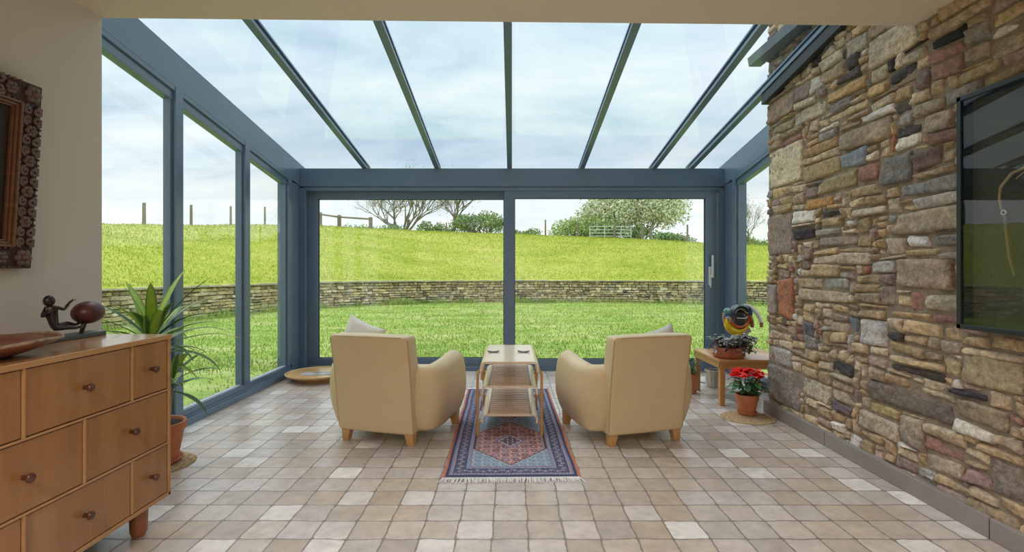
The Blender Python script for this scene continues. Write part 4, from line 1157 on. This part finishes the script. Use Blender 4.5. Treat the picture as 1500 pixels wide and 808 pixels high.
for yy in (-TL + .015, TL - .015):
    for sg in (-1, 1):
        lx = TW + .018
        lg = MB(); lg.tube([(sg * (TW - .004), yy, .475), (sg * (TW + .004), yy, .462), (sg * (lx - .002), yy, .448), (sg * lx, yy, .430), (sg * lx, yy, .20), (sg * lx, yy, 0)], .0095, 10)
        lg.tube([(sg * (TW - .012), yy, .462), (sg * (TW - .012), yy, .40)], .006, 8)
        for zt in (.362, .165):
            lg.tube([(sg * (.198 - .002), yy, zt - .056), (sg * (lx - .006), yy, zt - .080), (sg * (lx - .003), yy, zt - .105)], [.006, .007, .007], 8)
            lg.tube([(sg * lx, yy, zt - .13), (sg * lx, yy, zt - .03)], .0118, 10)
        lg.build('leg', M['birchleg'], tb)
def coaster(x, y, rz, lab):
    mb = MB(); n = 14; b = len(mb.v)
    for zz in (0, .004):
        for i in range(n + 1):
            s = -1 + 2 * i / n; z = zz + .010 * s * s
            hw = .034 * math.sqrt(max(.02, 1 - s * s))
            mb.vert((s * .048, -hw, z)); mb.vert((s * .048, hw, z))
    m_ = 2 * (n + 1)
    for i in range(n):
        mb.face(b + 2 * i, b + 2 * i + 1, b + 2 * i + 3, b + 2 * i + 2); mb.face(b + m_ + 2 * i, b + m_ + 2 * i + 2, b + m_ + 2 * i + 3, b + m_ + 2 * i + 1)
        mb.face(b + 2 * i, b + 2 * i + 2, b + m_ + 2 * i + 2, b + m_ + 2 * i); mb.face(b + 2 * i + 1, b + m_ + 2 * i + 1, b + m_ + 2 * i + 3, b + 2 * i + 3)
    mb.face(b, b + m_, b + m_ + 1, b + 1); mb.face(b + m_ - 2, b + m_ - 1, b + 2 * m_ - 1, b + 2 * m_ - 2)
    o = mb.build('coaster', M['coaster']); o.location = (x, y, .532); o.rotation_euler = (0, 0, rz); tag(o, lab, 'coaster', 'dark curved coasters on the table top')
coaster(-.145, 3.93, .05, 'left dark curved coaster on the side table top')
coaster(.09, 3.93, -.1, 'right dark curved coaster on the side table top')

# ================================================================== RUG
RW, RL = .392, 2.09
rugE = empty('patterned_rug', (-.003, 2.84, 0), math.radians(1.0), label='red and blue patterned oriental rug with white fringe under the side table', cat='rug')
NAVY, BLUE, LBL, PINK, RSTY, CRM, ORG, MAUV = (.075, .075, .13), (.20, .24, .38), (.23, .34, .43), (.42, .20, .19), (.33, .13, .115), (.55, .47, .46), (.55, .20, .12), (.25, .19, .29)
rr_ = random.Random(2)
def motif(u, v, p, q, c0, c1, c2):
    a = (u / p) % 1 - .5; b_ = (v / q) % 1 - .5; d = abs(a) + abs(b_)
    if d < .14: return c2
    if d < .30: return c1
    if .40 < max(abs(a), abs(b_)) and (a * b_ > 0): return c2
    return c0
def rugcol(x, y):
    e = min(RW - abs(x), y, RL - y); ex = RW - abs(x)
    if ex < .016: return ORG if rr_.random() > .15 else RSTY
    if e < .034: return NAVY
    if e < .054: return motif(x, y, .022, .022, BLUE, CRM, PINK)
    if e < .060: return NAVY
    if e < .118:
        k = y if ex < y and ex < RL - y else x
        w = math.sin(k / .072 * 2 * PI); cc = (e - .089) / .029
        if abs(cc - w * .55) < .16: return LBL
        dd = abs((k / .036) % 1 - .5) + abs(cc) * .5
        if dd < .22: return CRM if dd < .10 else PINK
        return NAVY if rr_.random() < .75 else MAUV
    if e < .124: return NAVY
    if e < .146: return motif(x, y, .020, .020, BLUE, LBL, CRM)
    if e < .152: return RSTY
    # field: repeated lozenges
    hw = RW - .152; L0 = .152; Lt = RL - 2 * L0; n = 2; per = Lt / n
    v = (y - L0) % per; vc = abs(v - per / 2) / (per / 2); uc = abs(x) / hw
    # hexagonal lozenge
    edge = 1.0 if vc < .35 else 1 - (vc - .35) / .62
    g = edge - uc
    if g < 0:
        if g > -.035: return CRM
        m_ = motif(x + .01, v, .055, .06, LBL, BLUE, CRM)
        return m_ if rr_.random() > .1 else (.27, .38, .44)
    if g < .04: return NAVY
    if g < .10: return motif(x, v, .03, .03, PINK, CRM, NAVY)
    md = abs(x) / .085 + abs(v - per / 2) / .12
    if md < 1:
        if md > .86: return CRM
        return motif(x, v - per / 2, .034, .045, NAVY, CRM, PINK)
    if md < 1.18: return MAUV
    base = PINK if noise.noise((x * 10, y * 6, 0)) > -.1 else RSTY
    return motif(x, v - per / 2, .062, .075, base, NAVY if (int(x / .062 + 50) + int(v / .075)) % 2 else BLUE, CRM)
rm = MB(); nx, ny = 180, 470
for j in range(ny + 1):
    for i in range(nx + 1):
        x = -RW + 2 * RW * i / nx; y = RL * j / ny
        wob_ = .006 * noise.noise((y * 3, 1 if x > 0 else 5, 0)) * abs(x) / RW
        rm.vert((x + wob_, y, .008 + .0012 * noise.noise((x * 5, y * 5, 0))), rugcol(x, y))
for j in range(ny):
    for i in range(nx):
        a = j * (nx + 1) + i; rm.face(a, a + 1, a + nx + 2, a + nx + 1)
b = len(rm.v); # thickness skirt
border = [j * (nx + 1) for j in range(ny + 1)]
for lst in (border, [q + nx for q in border], list(range(nx + 1)), [ny * (nx + 1) + i for i in range(nx + 1)]):
    b = len(rm.v)
    for q in lst: x, y, z = rm.v[q]; rm.vert((x, y, .0005), ORG)
    for k in range(len(lst) - 1): rm.face(lst[k], lst[k + 1], b + k + 1, b + k)
rm.build('pile', M['rug'], rugE, angle=80)
for y0_, sg in ((0, -1), (RL, 1)):
    fr = MB(); n = 170
    for k in range(n):
        x = -RW + .005 + (2 * RW - .01) * k / n; L_ = rr_.uniform(.05, .075); dx = rr_.uniform(-.014, .014) + .05 * (x / RW) ** 5 * .5
        fr.tube([(x, y0_, .006), (x + dx * .4, y0_ + sg * L_ * .5, .007 + rr_.uniform(0, .004)), (x + dx, y0_ + sg * L_, .003)], [.0032, .003, .0016], 4)
    fo_ = fr.build('fringe', M['fringe'], rugE); fo_['kind'] = 'stuff'

# ================================================================== ROUND TRAY
tr = empty('round_tray_table', (-2.085, 5.40, 0), label='low round wooden tray table in the left corner by the glass', cat='tray table')
MB().lathe([(.20, .0), (.21, 0), (.235, .03), (.30, .052), (.325, .066), (.328, .078), (.318, .080), (.306, .068), (0, .066)], seg=56).build('tray', M['tray'], tr)
mgz = MB()
mgz.rbox((0, 0, .004), (.20, .145, .008), .002)
o = mgz.build('magazine', M['paper']); o.location = (-1.985, 5.36, .066); o.rotation_euler = (0, 0, .2)
tag(o, 'black and white magazine lying on the round tray table', 'magazine')
mg2 = MB().rbox((0, 0, .004), (.15, .11, .007), .002); o = mg2.build('magazine', mat('pale_print', (.66, .64, .68), .4, col2=(.40, .40, .46), vscale=16)); o.location = (-2.02, 5.33, .0665); o.rotation_euler = (0, 0, -.5)
o.location = (-2.155, 5.34, .066)
tag(o, 'pale leaflet lying left of the black and white magazine on the round tray', 'leaflet')

# ================================================================== PLANTS AND POTS
def pot(parent, r, h, saucer=True, rim=True, c=(0, 0, 0), z0=0, squat=.72, rimk=.2):
    s = .018 if saucer else 0
    if saucer: MB().lathe([(r * squat * 1.0, 0), (r * squat * 1.12, .004), (r * squat * 1.26, .026), (r * squat * 1.20, .027), (r * squat * 1.06, .010), (0, .008)], (c[0], c[1], z0), 36).build('saucer', M['terra'], parent)
    b = z0 + (.009 if saucer else 0)
    rh = h * rimk
    MB().lathe([(r * squat, b), (r * .93, b + h - rh), (r * 1.0, b + h - rh + .002), (r * 1.02, b + h - .004), (r * 1.0, b + h), (r * .91, b + h), (r * .88, b + h - .02), (0, b + h - .025)], (c[0], c[1], 0), 36).build('pot', M['terra'], parent)
    MB().lathe([(0, b + h - .012), (r * .5, b + h - .010), (r * .885, b + h - .018)], (c[0], c[1], 0), 24).build('soil', M['soil'], parent)
def strap_leaf(mb, p, az, elev, L_, w, droop, rg, cc, ce, seg=9, fold=.25):
    pts = []; q = Vector(p); el = elev
    for i in range(seg + 1):
        pts.append(q.copy()); d = Vector((math.cos(az) * math.cos(el), math.sin(az) * math.cos(el), math.sin(el))); q = q + d * L_ / seg
        el -= droop / seg * (0.3 + 1.4 * i / seg)
    side = Vector((-math.sin(az), math.cos(az), 0)); b = len(mb.v)
    for i, q in enumerate(pts):
        s = i / seg; ww = w * (.35 + .65 * min(1, s * 3.2)) * (1 - max(0, (s - .45) / .55) ** 1.8) + .0008
        upv = Vector((0, 0, fold * ww))
        for k, (o_, c) in enumerate(((-1, ce), (-.45, cc), (0, cc), (.45, cc), (1, ce))):
            mb.vert(q + side * o_ * ww + upv * abs(o_), c)
    for i in range(seg):
        for k in range(4): a = b + i * 5 + k; mb.face(a, a + 1, a + 6, a + 5)
# dracaena
dr = empty('potted_dracaena', (-2.155, 3.05, .0), label='tall plant with long striped strap leaves in a terracotta pot behind the chest of drawers', cat='plant')
pot(dr, .155, .235, True, z0=.008)
rg = random.Random(17)
stem = MB(); stem.tube([(0, 0, .2), (-.01, .01, .45), (-.03, .0, .72)], [.016, .014, .012], 8); stem.tube([(.03, -.02, .2), (.09, -.02, .33), (.10, -.01, .46)], [.013, .012, .010], 8)
stem.tube([(-.03, -.03, .2), (-.05, .03, .5), (-.06, .03, .66)], [.013, .012, .010], 8)
stem.build('stem', mat('cane', (.30, .24, .13), .8), dr)
lv = MB()
def crown(c, n, Lr, wr, e0, e1):
    for k in range(n):
        az = k * 2.4 + rg.uniform(-.3, .3); s = k / n; el = e0 + (e1 - e0) * s + rg.uniform(-.12, .12)
        lite = rg.random() < .55
        cc, ce = ((.07, .17, .035), (.42, .52, .08)) if not lite else ((.40, .54, .07), (.12, .27, .045))
        if rg.random() < .22: cc, ce = (.04, .12, .03), (.08, .20, .04)
        strap_leaf(lv, (c[0], c[1], c[2] + .12 * s), az, el, rg.uniform(*Lr), rg.uniform(*wr), rg.uniform(.7, 1.7) * (1.15 - s * .7), rg, cc, ce)
crown((-.03, 0, .66), 34, (.32, .52), (.020, .030), .12, 1.22)
crown((-.06, .03, .60), 12, (.28, .42), (.018, .026), .2, 1.0)
crown((.11, -.01, .44), 14, (.22, .34), (.018, .025), -.1, 1.1)
lv.build('leaves', M['leaf'], dr, angle=80)
# woven mats
def woven(name, x, y, rx, ry, lab):
    mb = MB(); nr, na = 22, 96
    for j in range(nr + 1):
        r = j / nr
        for i in range(na):
            a = 2 * PI * i / na; hi = ((i // 4 + j // 2) % 2)
            c = (.52, .37, .22) if hi else (.36, .235, .13)
            if (j % 4) == 0: c = (.44, .30, .17)
            if j == nr: c = (.28, .18, .09)
            mb.vert((rx * r * math.cos(a), ry * r * math.sin(a), (.0085 if hi else .006) if j < nr else .001), c)
    for j in range(nr):
        for i in range(na): i2 = (i + 1) % na; mb.face(j * na + i, j * na + i2, (j + 1) * na + i2, (j + 1) * na + i)
    o = mb.build(name, M['wicker'], angle=80); o.location = (x, y, 0); tag(o, lab, 'mat', 'round woven mats under the pots')
woven('woven_mat', -2.145, 3.04, .205, .205, 'round woven mat under the tall striped plant pot behind the chest')
woven('woven_mat', 1.875, 3.995, .205, .19, 'round woven mat under the red flowering plant beside the stone wall')

def leafshape(mb, p, d, n, L_, w, c, seg=4, curl=.2, c2=None):
    """oval pointed leaf from p along d, face normal n"""
    d = d.normalized(); s = d.cross(n)
    if s.length < 1e-4: s = d.orthogonal()
    s.normalize(); n = s.cross(d).normalized(); b = len(mb.v)
    for i in range(seg + 1):
        t_ = i / seg; q = p + d * L_ * t_ - n * curl * L_ * t_ * t_; ww = w * math.sin(PI * min(.98, t_ * .92 + .06)) ** .8
        mb.vert(q - s * ww + n * ww * .25, c2 or c); mb.vert(q, c); mb.vert(q + s * ww + n * ww * .25, c2 or c)
    for i in range(seg):
        for k in range(2): a = b + i * 3 + k; mb.face(a, a + 1, a + 4, a + 3)
def rdir(rg, zl=-.2, zh=1): return Vector((rg.gauss(0, 1), rg.gauss(0, 1), rg.uniform(zl, zh))).normalized()
# red flowering plant
rf = empty('red_flowering_plant', (1.900, 4.07, .009), label='terracotta pot of bright red flowers on the woven mat beside the stone wall', cat='plant')
pot(rf, .088, .155, True, squat=.68, rimk=.28)
rg = random.Random(23); st, gl, fl = MB(), MB(), MB()
for k in range(60):
    a = rg.uniform(0, 2 * PI); r = rg.uniform(.02, .115); z = .18 + rg.uniform(-.01, .13) * (1 - r * 2)
    p = Vector((r * math.cos(a), r * math.sin(a), z)); d = Vector((math.cos(a), math.sin(a), rg.uniform(-.5, .4)))
    c = rg.choice([(.04, .13, .05), (.06, .18, .07), (.09, .24, .10), (.03, .09, .04)])
    leafshape(gl, p, d, Vector((0, 0, 1)), rg.uniform(.055, .085), rg.uniform(.018, .028), c, c2=tuple(q * 1.3 for q in c))
    if k % 3 == 0: st.tube([(0, 0, .14), tuple(p)], .0025, 5)
heads = []
for k in range(24):
    a = rg.uniform(0, 2 * PI); r = .125 * math.sqrt(rg.random())
    p = Vector((r * math.cos(a), r * math.sin(a),   .335 + .03 * rg.random() - r * .30)); heads.append(p)
    st.tube([(0, 0, .14), (p.x * .6, p.y * .6, .24), tuple(p)], .0022, 5)
    for j in range(9):
        b_ = 2 * PI * j / 9 + rg.uniform(-.2, .2); d = Vector((math.cos(b_), math.sin(b_), rg.uniform(-.1, .7)))
        k_ = rg.uniform(.8, 1.15); leafshape(fl, p + Vector((0, 0, rg.uniform(0, .012))), d, Vector((0, 0, 1)), rg.uniform(.038, .056), rg.uniform(.013, .019), (.95 * k_, .02 * k_, .014), curl=.3, c2=(.80 * k_, .010, .008))
lowf = MB()
for (x, y, z) in ((.10, -.03, .215), (.088, -.05, .205)):
    for j in range(7): leafshape(lowf, Vector((x, y, z)), rdir(rg), Vector((0, 0, 1)), .032, .011, (.45, .008, .02))
st.build('stems', mat('green_stem', (.10, .18, .05), .6), rf); gl.build('leaves', M['leaf'], rf, angle=80); fl.build('flowers', M['leaf'], rf, angle=80); lowf.build('drooping_blossom', M['leaf'], rf, angle=80)

# bench in the right corner
be = empty('plant_bench', (2.10, 4.66, 0), label='low honey-coloured wooden bench carrying the trailing plant in the right corner', cat='bench')
tp = MB(); x0, x1, y0_, y1_ = -.315, .335, -.33, .30
tp.rbox(((x0 + x1) / 2, (y0_ + y1_) / 2, .385), (x1 - x0, y1_ - y0_, .030), .006)
tp.build('top', M['bench'], be)
for (a, b_, c, d) in ((x0 + .01, x1 - .01, y0_ + .012, y0_ + .032), (x0 + .01, x1 - .01, y1_ - .032, y1_ - .012), (x0 + .012, x0 + .032, y0_ + .02, y1_ - .02), (x1 - .032, x1 - .012, y0_ + .02, y1_ - .02)):
    MB().box(a, b_, c, d, .318, .372).build('apron', M['bench'], be, smooth=False, bevel=.002)
for lx in (x0 + .032, x1 - .032):
    for ly in (y0_ + .030, y1_ - .03):
        MB().rbox((lx, ly, .186), (.044, .044, .372), .004).build('leg', M['bench'], be)
# trailing plant
BZ = .40
tl = empty('trailing_plant', (1.925, 4.47, BZ), label='terracotta bowl of trailing silver and purple leaves on the wooden bench', cat='plant')
pot(tl, .122, .085, True, squat=.90, rimk=.35)
rg = random.Random(31); sm_, lf = MB(), MB()
TC = [(.62, .66, .62), (.46, .50, .47), (.16, .06, .11), (.30, .34, .33), (.09, .045, .07), (.14, .20, .13), (.60, .60, .58), (.055, .075, .05)]
for k in range(64):
    a = rg.uniform(0, 2 * PI) if k < 44 else rg.uniform(-.9, .5); out = rg.uniform(.11, .20); 
    right = math.cos(a) > .3
    if right: out *= 1.25
    dz = -rg.uniform(.0, .065) if rg.random() < .6 else rg.uniform(.03, .08)
    p0 = Vector((.05 * math.cos(a), .05 * math.sin(a), .09)); p1 = Vector((out * .55 * math.cos(a), out * .55 * math.sin(a), .135 + rg.uniform(0, .035))); p2 = Vector((out * math.cos(a), out * math.sin(a), .10 + dz))
    cvp = [p0, p0.lerp(p1, .6), p1, p1.lerp(p2, .5) + Vector((0, 0, .012)), p2]
    sm_.tube(cvp, .0022, 5)
    for i in range(12):
        t_ = rg.uniform(.2, 1) * 3.999; i0 = int(t_); q = cvp[i0].lerp(cvp[i0 + 1], t_ - i0)
        c = rg.choice(TC); leafshape(lf, q, rdir(rg, -.5, .7), Vector((0, 0, 1)), rg.uniform(.036, .062), rg.uniform(.011, .017), c, c2=rg.choice(TC), seg=3)
sm_.build('stems', mat('purple_stem', (.12, .05, .08), .6), tl); lf.build('leaves', M['leaf'], tl, angle=80)

# bird sculpture
bd = empty('painted_bird_sculpture', (1.985, 4.66, BZ), label='colourful painted metal bird sculpture with long curved tail standing behind the trailing plant', cat='sculpture')
bo_ = Vector(bd.location)
Yb = 4.66
def Q(x, y, dy=0): return at(x, y, Yb) + Vector((0, dy, 0)) - bo_
def paint(n, c, **k): return mat('paint_' + n, c, .28, coat=.4, **k)
YEL, ORA, BLK, BLU, WHI, TEA, BRN = paint('yellow', (.80, .55, .01)), paint('orange_red', (.55, .10, .025)), paint('black', (.02, .02, .022)), paint('blue', (.06, .12, .35)), paint('white', (.74, .72, .70)), paint('teal', (.10, .30, .32)), paint('brown', (.30, .09, .04))
PNK = paint('pale_pink', (.55, .42, .40))
def ell(mb, c, rx, ry, rz, rot=0):
    mb.bm(_ball2(1), Matrix.Translation(c) @ Matrix.Rotation(rot, 4, 'Y') @ Matrix.Diagonal((rx, ry, rz, 1)))
def _ball2(r):
    b = bmesh.new(); bmesh.ops.create_uvsphere(b, u_segments=24, v_segments=16, radius=r); return b
def band(mb, pts, ws, th=.018):
    """thick curved plate facing the viewer"""
    b = len(mb.v); n = len(pts)
    for i in range(n):
        a = pts[max(0, i - 1)]; c = pts[min(n - 1, i + 1)]; d = (c - a); d.y = 0; d.normalize(); s = Vector((-d.z, 0, d.x)) * ws[i]
        for sy in (-th, th):
            k = .0
            mb.vert(pts[i] + s + Vector((0, sy * .4, 0))); mb.vert(pts[i] + Vector((0, sy, 0))); mb.vert(pts[i] - s + Vector((0, sy * .4, 0)))
    for i in range(n - 1):
        o = b + 6 * i
        for (k, l) in ((0, 1), (1, 2), (2, 5), (5, 4), (4, 3), (3, 0)): mb.face(o + k, o + l, o + 6 + l, o + 6 + k)
    for o in (b, b + 6 * (n - 1)): mb.face(o, o + 1, o + 2, o + 5, o + 4, o + 3)
def arc(cx, cy, r, a0, a1, n=12, ry=None):
    ry = ry or r
    return [Q(cx + r * math.cos(a0 + (a1 - a0) * i / n), cy - ry * math.sin(a0 + (a1 - a0) * i / n)) for i in range(n + 1)]
pxm = Yb / F
b1 = MB(); ell(b1, Q(1083, 470), 15 * pxm, .035, 17 * pxm, -.3); b1.build('body', BLK, bd)
b1 = MB(); band(b1, arc(1080, 465, 17, PI * 1.02, PI * 1.86, ry=20), [(2 + 4.5 * math.sin(PI * i / 12)) * pxm for i in range(13)], .034); b1.build('belly', YEL, bd)
b1 = MB(); band(b1, arc(1082, 462, 14, PI * 1.10, PI * 2.0, ry=16), [(1.5 + 2.6 * math.sin(PI * i / 12)) * pxm for i in range(13)], .042); b1.build('breast', ORA, bd)
b1 = MB(); band(b1, arc(1084, 460, 12.5, PI * .10, PI * .95), [3.2 * pxm] * 13, .040); b1.build('back_feathers', paint('dark_green', (.03, .06, .055)), bd)
b1 = MB(); band(b1, arc(1085, 459, 14, -PI * .05, PI * .22), [2.6 * pxm] * 13, .044); b1.build('blue_feathers', BLU, bd)
b1 = MB(); band(b1, arc(1083, 461, 9, PI * .15, PI * .9), [1.0 * pxm] * 13, .044); b1.build('wing_edge', PNK, bd)
b1 = MB(); band(b1, [Q(1077, 465, -.03), Q(1083, 465.5, -.03), Q(1090, 465.5, -.03), Q(1093, 463, -.03)], [.8 * pxm] * 4, .012); b1.build('wing_bar', WHI, bd)
b1 = MB(); band(b1, [Q(1095, 459), Q(1098, 464), Q(1101, 471), Q(1102, 479)], [3.2 * pxm, 3.4 * pxm, 3 * pxm, 2 * pxm], .03); b1.build('rear_feather', BRN, bd)
b1 = MB(); band(b1, [Q(1097, 481), Q(1092, 485), Q(1086, 487)], [5 * pxm, 4 * pxm, 3 * pxm], .03); b1.build('rump', paint('mauve', (.30, .26, .32)), bd)
b1 = MB(); ell(b1, Q(1066, 456), 6.5 * pxm, .026, 5.5 * pxm); b1.build('head', TEA, bd)
b1 = MB(); band(b1, [Q(1061, 458), Q(1060, 465), Q(1060.5, 472)], [2.2 * pxm, 1.8 * pxm, .8 * pxm], .014); b1.build('beak', paint('tan', (.45, .28, .14)), bd)
b1 = MB(); band(b1, [Q(1060, 463), Q(1066, 461), Q(1073, 460), Q(1078, 457)], [1.6 * pxm] * 4, .03); b1.build('collar', BLU, bd)
b1 = MB(); band(b1, [Q(1066, 464), Q(1069, 469), Q(1073, 474)], [3.4 * pxm, 3.6 * pxm, 2.5 * pxm], .034); b1.build('throat', PNK, bd)
b1 = MB(); ell(b1, Q(1065, 453.5, -.026), 1.3 * pxm, .006, 1.3 * pxm); b1.build('eye', WHI, bd)
tlp = [Q(1090, 446), Q(1097, 447.5), Q(1104, 453), Q(1110, 460), Q(1114, 468), Q(1115.5, 473)]
b1 = MB(); band(b1, tlp, [w * pxm for w in (1.5, 2.4, 3.0, 3.2, 3.0, 2.6)], .012); tlo = b1.build('tail', WHI, bd)
b1 = MB(); band(b1, [Q(1115.4, 472), Q(1115.5, 479)], [2.7 * pxm, 2.0 * pxm], .013); b1.build('tail_tip', BRN, tlo)
for px_ in (1074, 1087):
    b1 = MB(); q0 = Q(px_, 484); b1.tube([q0, Vector((q0.x, q0.y, .012))], .0045, 8)
    for an in (-.5, 0, .5): b1.tube([Vector((q0.x, q0.y, .008)), Vector((q0.x - .03 * math.cos(an), q0.y - .03 * math.sin(an), .004))], .0035, 6)
    b1.build('leg', M['coaster'], bd)
MB().rbox((Q(1080, 480).x, 0, .004), (.12, .07, .008), .003).build('base_plate', M['coaster'], bd)

# watering can / tin bucket under the bench
tin = empty('tin_planter', (2.02, 5.06, 0), label='shiny tin bucket with a wire handle standing under the wooden bench', cat='bucket')
MB().lathe([(.062, 0), (.066, .004), (.078, .165), (.081, .17), (.077, .172), (.063, .01), (0, .008)], seg=14).build('body', M['metalbox'], tin, smooth=False)
hd = MB()
hd.tube([Vector((-.078, 0, .15)) + Vector((-.10 * math.sin(PI * i / 14), -.01, -.10 * (1 - math.cos(PI * i / 14)) * .55 + .0)) for i in range(15)], .006, 8)
hd.build('handle', M['hose'], tin)
MB().lathe([(.074, .160), (.0, .162)], seg=14).build('contents', M['soil'], tin, smooth=False)
# small potted plant behind the right armchair
sp = empty('small_potted_plant', (1.70, 4.80, 0), label='small leafy plant in a terracotta pot half hidden behind the right armchair', cat='plant')
pot(sp, .066, .18, True, squat=.7, rimk=.18)
rg = random.Random(41); lf, sm_ = MB(), MB()
for k in range(46):
    a = rg.uniform(0, 2 * PI); r = rg.uniform(.01, .09); z = .19 + rg.uniform(.0, .15)
    p = Vector((r * math.cos(a), r * math.sin(a), z)); c = rg.choice([(.05, .14, .04), (.09, .22, .06), (.04, .10, .03)])
    leafshape(lf, p, Vector((math.cos(a), math.sin(a), rg.uniform(-.2, .8))), Vector((0, 0, 1)), rg.uniform(.05, .08), .014, c); sm_.tube([(0, 0, .16), tuple(p)], .0022, 5)
sm_.build('stems', mat('stem_green', (.10, .16, .05), .6), sp); lf.build('leaves', M['leaf'], sp, angle=80)

# ================================================================== ADDED FILL LIGHTS (unseen, behind the viewer)
def add_fill_light(x, y, power, lab):
    e = empty('ceiling_light', (x, y, ZC), label=lab, cat='ceiling light', group='ceiling lights behind the camera')
    MB().lathe([(0, -.004), (.33, -.004), (.335, -.17), (.322, -.17), (.318, -.012), (0, -.010)], seg=32).build('drum_shade', M['coaster'], e)  # dark ring added to keep the fill light out of glass reflections
    L_ = bpy.data.lights.new('ceiling_light_lamp', 'AREA'); L_.shape = 'DISK'; L_.size = .56; L_.energy = power; L_.color = (1, .955, .89)  # area light added to brighten the near end of the room
    lo = bpy.data.objects.new('lamp', L_); COL.objects.link(lo); lo.parent = e; lo.location = (0, 0, -.02)
LP = 50
for (x, y, l) in ((-1.0, -.4, 'round ceiling light behind the camera on the left'), (1.0, -.4, 'round ceiling light behind the camera on the right'), (0, -1.9, 'round ceiling light at the back of the room')):
    add_fill_light(x, y, LP, l)

# ================================================================== SKY
w = bpy.data.worlds.new('sky'); scene.world = w; w.use_nodes = True
n = w.node_tree; n.nodes.clear(); L = n.links.new
out = n.nodes.new('ShaderNodeOutputWorld'); bg = n.nodes.new('ShaderNodeBackground'); L(bg.outputs[0], out.inputs[0])
tc = n.nodes.new('ShaderNodeTexCoord'); sp3 = n.nodes.new('ShaderNodeSeparateXYZ'); L(tc.outputs['Generated'], sp3.inputs[0])
mx = n.nodes.new('ShaderNodeMath'); mx.operation = 'MAXIMUM'; mx.inputs[1].default_value = 0.0; L(sp3.outputs[2], mx.inputs[0])
ad = n.nodes.new('ShaderNodeMath'); ad.operation = 'ADD'; ad.inputs[1].default_value = .18; L(mx.outputs[0], ad.inputs[0])
cb3 = n.nodes.new('ShaderNodeCombineXYZ')
for k in (0, 1):
    dv_ = n.nodes.new('ShaderNodeMath'); dv_.operation = 'DIVIDE'; L(sp3.outputs[k], dv_.inputs[0]); L(ad.outputs[0], dv_.inputs[1]); L(dv_.outputs[0], cb3.inputs[k])
mp = n.nodes.new('ShaderNodeMapping'); mp.inputs['Scale'].default_value = (.75, 1.3, 1); mp.inputs['Location'].default_value = (3.2, 1.4, 0); L(cb3.outputs[0], mp.inputs[0])
nz = n.nodes.new('ShaderNodeTexNoise'); nz.inputs['Scale'].default_value = 1.5; nz.inputs['Detail'].default_value = 8; nz.inputs['Roughness'].default_value = .58; nz.inputs['Distortion'].default_value = .35; L(mp.outputs[0], nz.inputs[0])
cr = n.nodes.new('ShaderNodeValToRGB')
cr.color_ramp.elements[0].position = .30; cr.color_ramp.elements[0].color = (.52, .64, .77, 1)
cr.color_ramp.elements[1].position = .66; cr.color_ramp.elements[1].color = (1.0, 1.0, 1.0, 1)
e = cr.color_ramp.elements.new(.46); e.color = (.76, .85, .93, 1)
L(nz.outputs[0], cr.inputs[0])
hz = n.nodes.new('ShaderNodeMapRange'); hz.inputs[1].default_value = .02; hz.inputs[2].default_value = .20; hz.inputs[3].default_value = .9; hz.inputs[4].default_value = 0; L(sp3.outputs[2], hz.inputs[0])
mh = n.nodes.new('ShaderNodeMix'); mh.data_type = 'RGBA'; L(hz.outputs[0], mh.inputs[0]); L(cr.outputs[0], mh.inputs[6]); mh.inputs[7].default_value = (1.05, 1.05, 1.04, 1)
L(mh.outputs[2], bg.inputs[0]); bg.inputs[1].default_value = .95

sl = bpy.data.lights.new('bright_cloud_sun', 'SUN'); sl.energy = 1.5; sl.angle = math.radians(55); sl.color = (1, .985, .95)
so_ = bpy.data.objects.new('sun', sl); COL.objects.link(so_); so_.rotation_euler = Vector((-.60, .50, 1.25)).to_track_quat('Z', 'Y').to_euler(); so_.location = (-6, 10, 12)

# ================================================================== CAMERA
cam = bpy.data.cameras.new('camera'); co = bpy.data.objects.new('camera', cam); COL.objects.link(co)
cam.sensor_width = 36; cam.lens = 36 * F / 1500; cam.shift_y = -(404 - VY) / 1500; cam.clip_end = 500; cam.clip_start = .05
co.location = (0, 0, H); co.rotation_euler = (PI / 2, 0, 0); scene.camera = co
scene.view_settings.view_transform = 'Standard'; scene.view_settings.look = 'None'
scene.view_settings.exposure = .30; scene.view_settings.gamma = 1; scene.view_settings.use_curve_mapping = False
scene.cycles.max_bounces = 10; scene.cycles.transparent_max_bounces = 16; scene.cycles.diffuse_bounces = 5
scene.cycles.use_denoising = True
scene.cycles.sample_clamp_indirect = 8
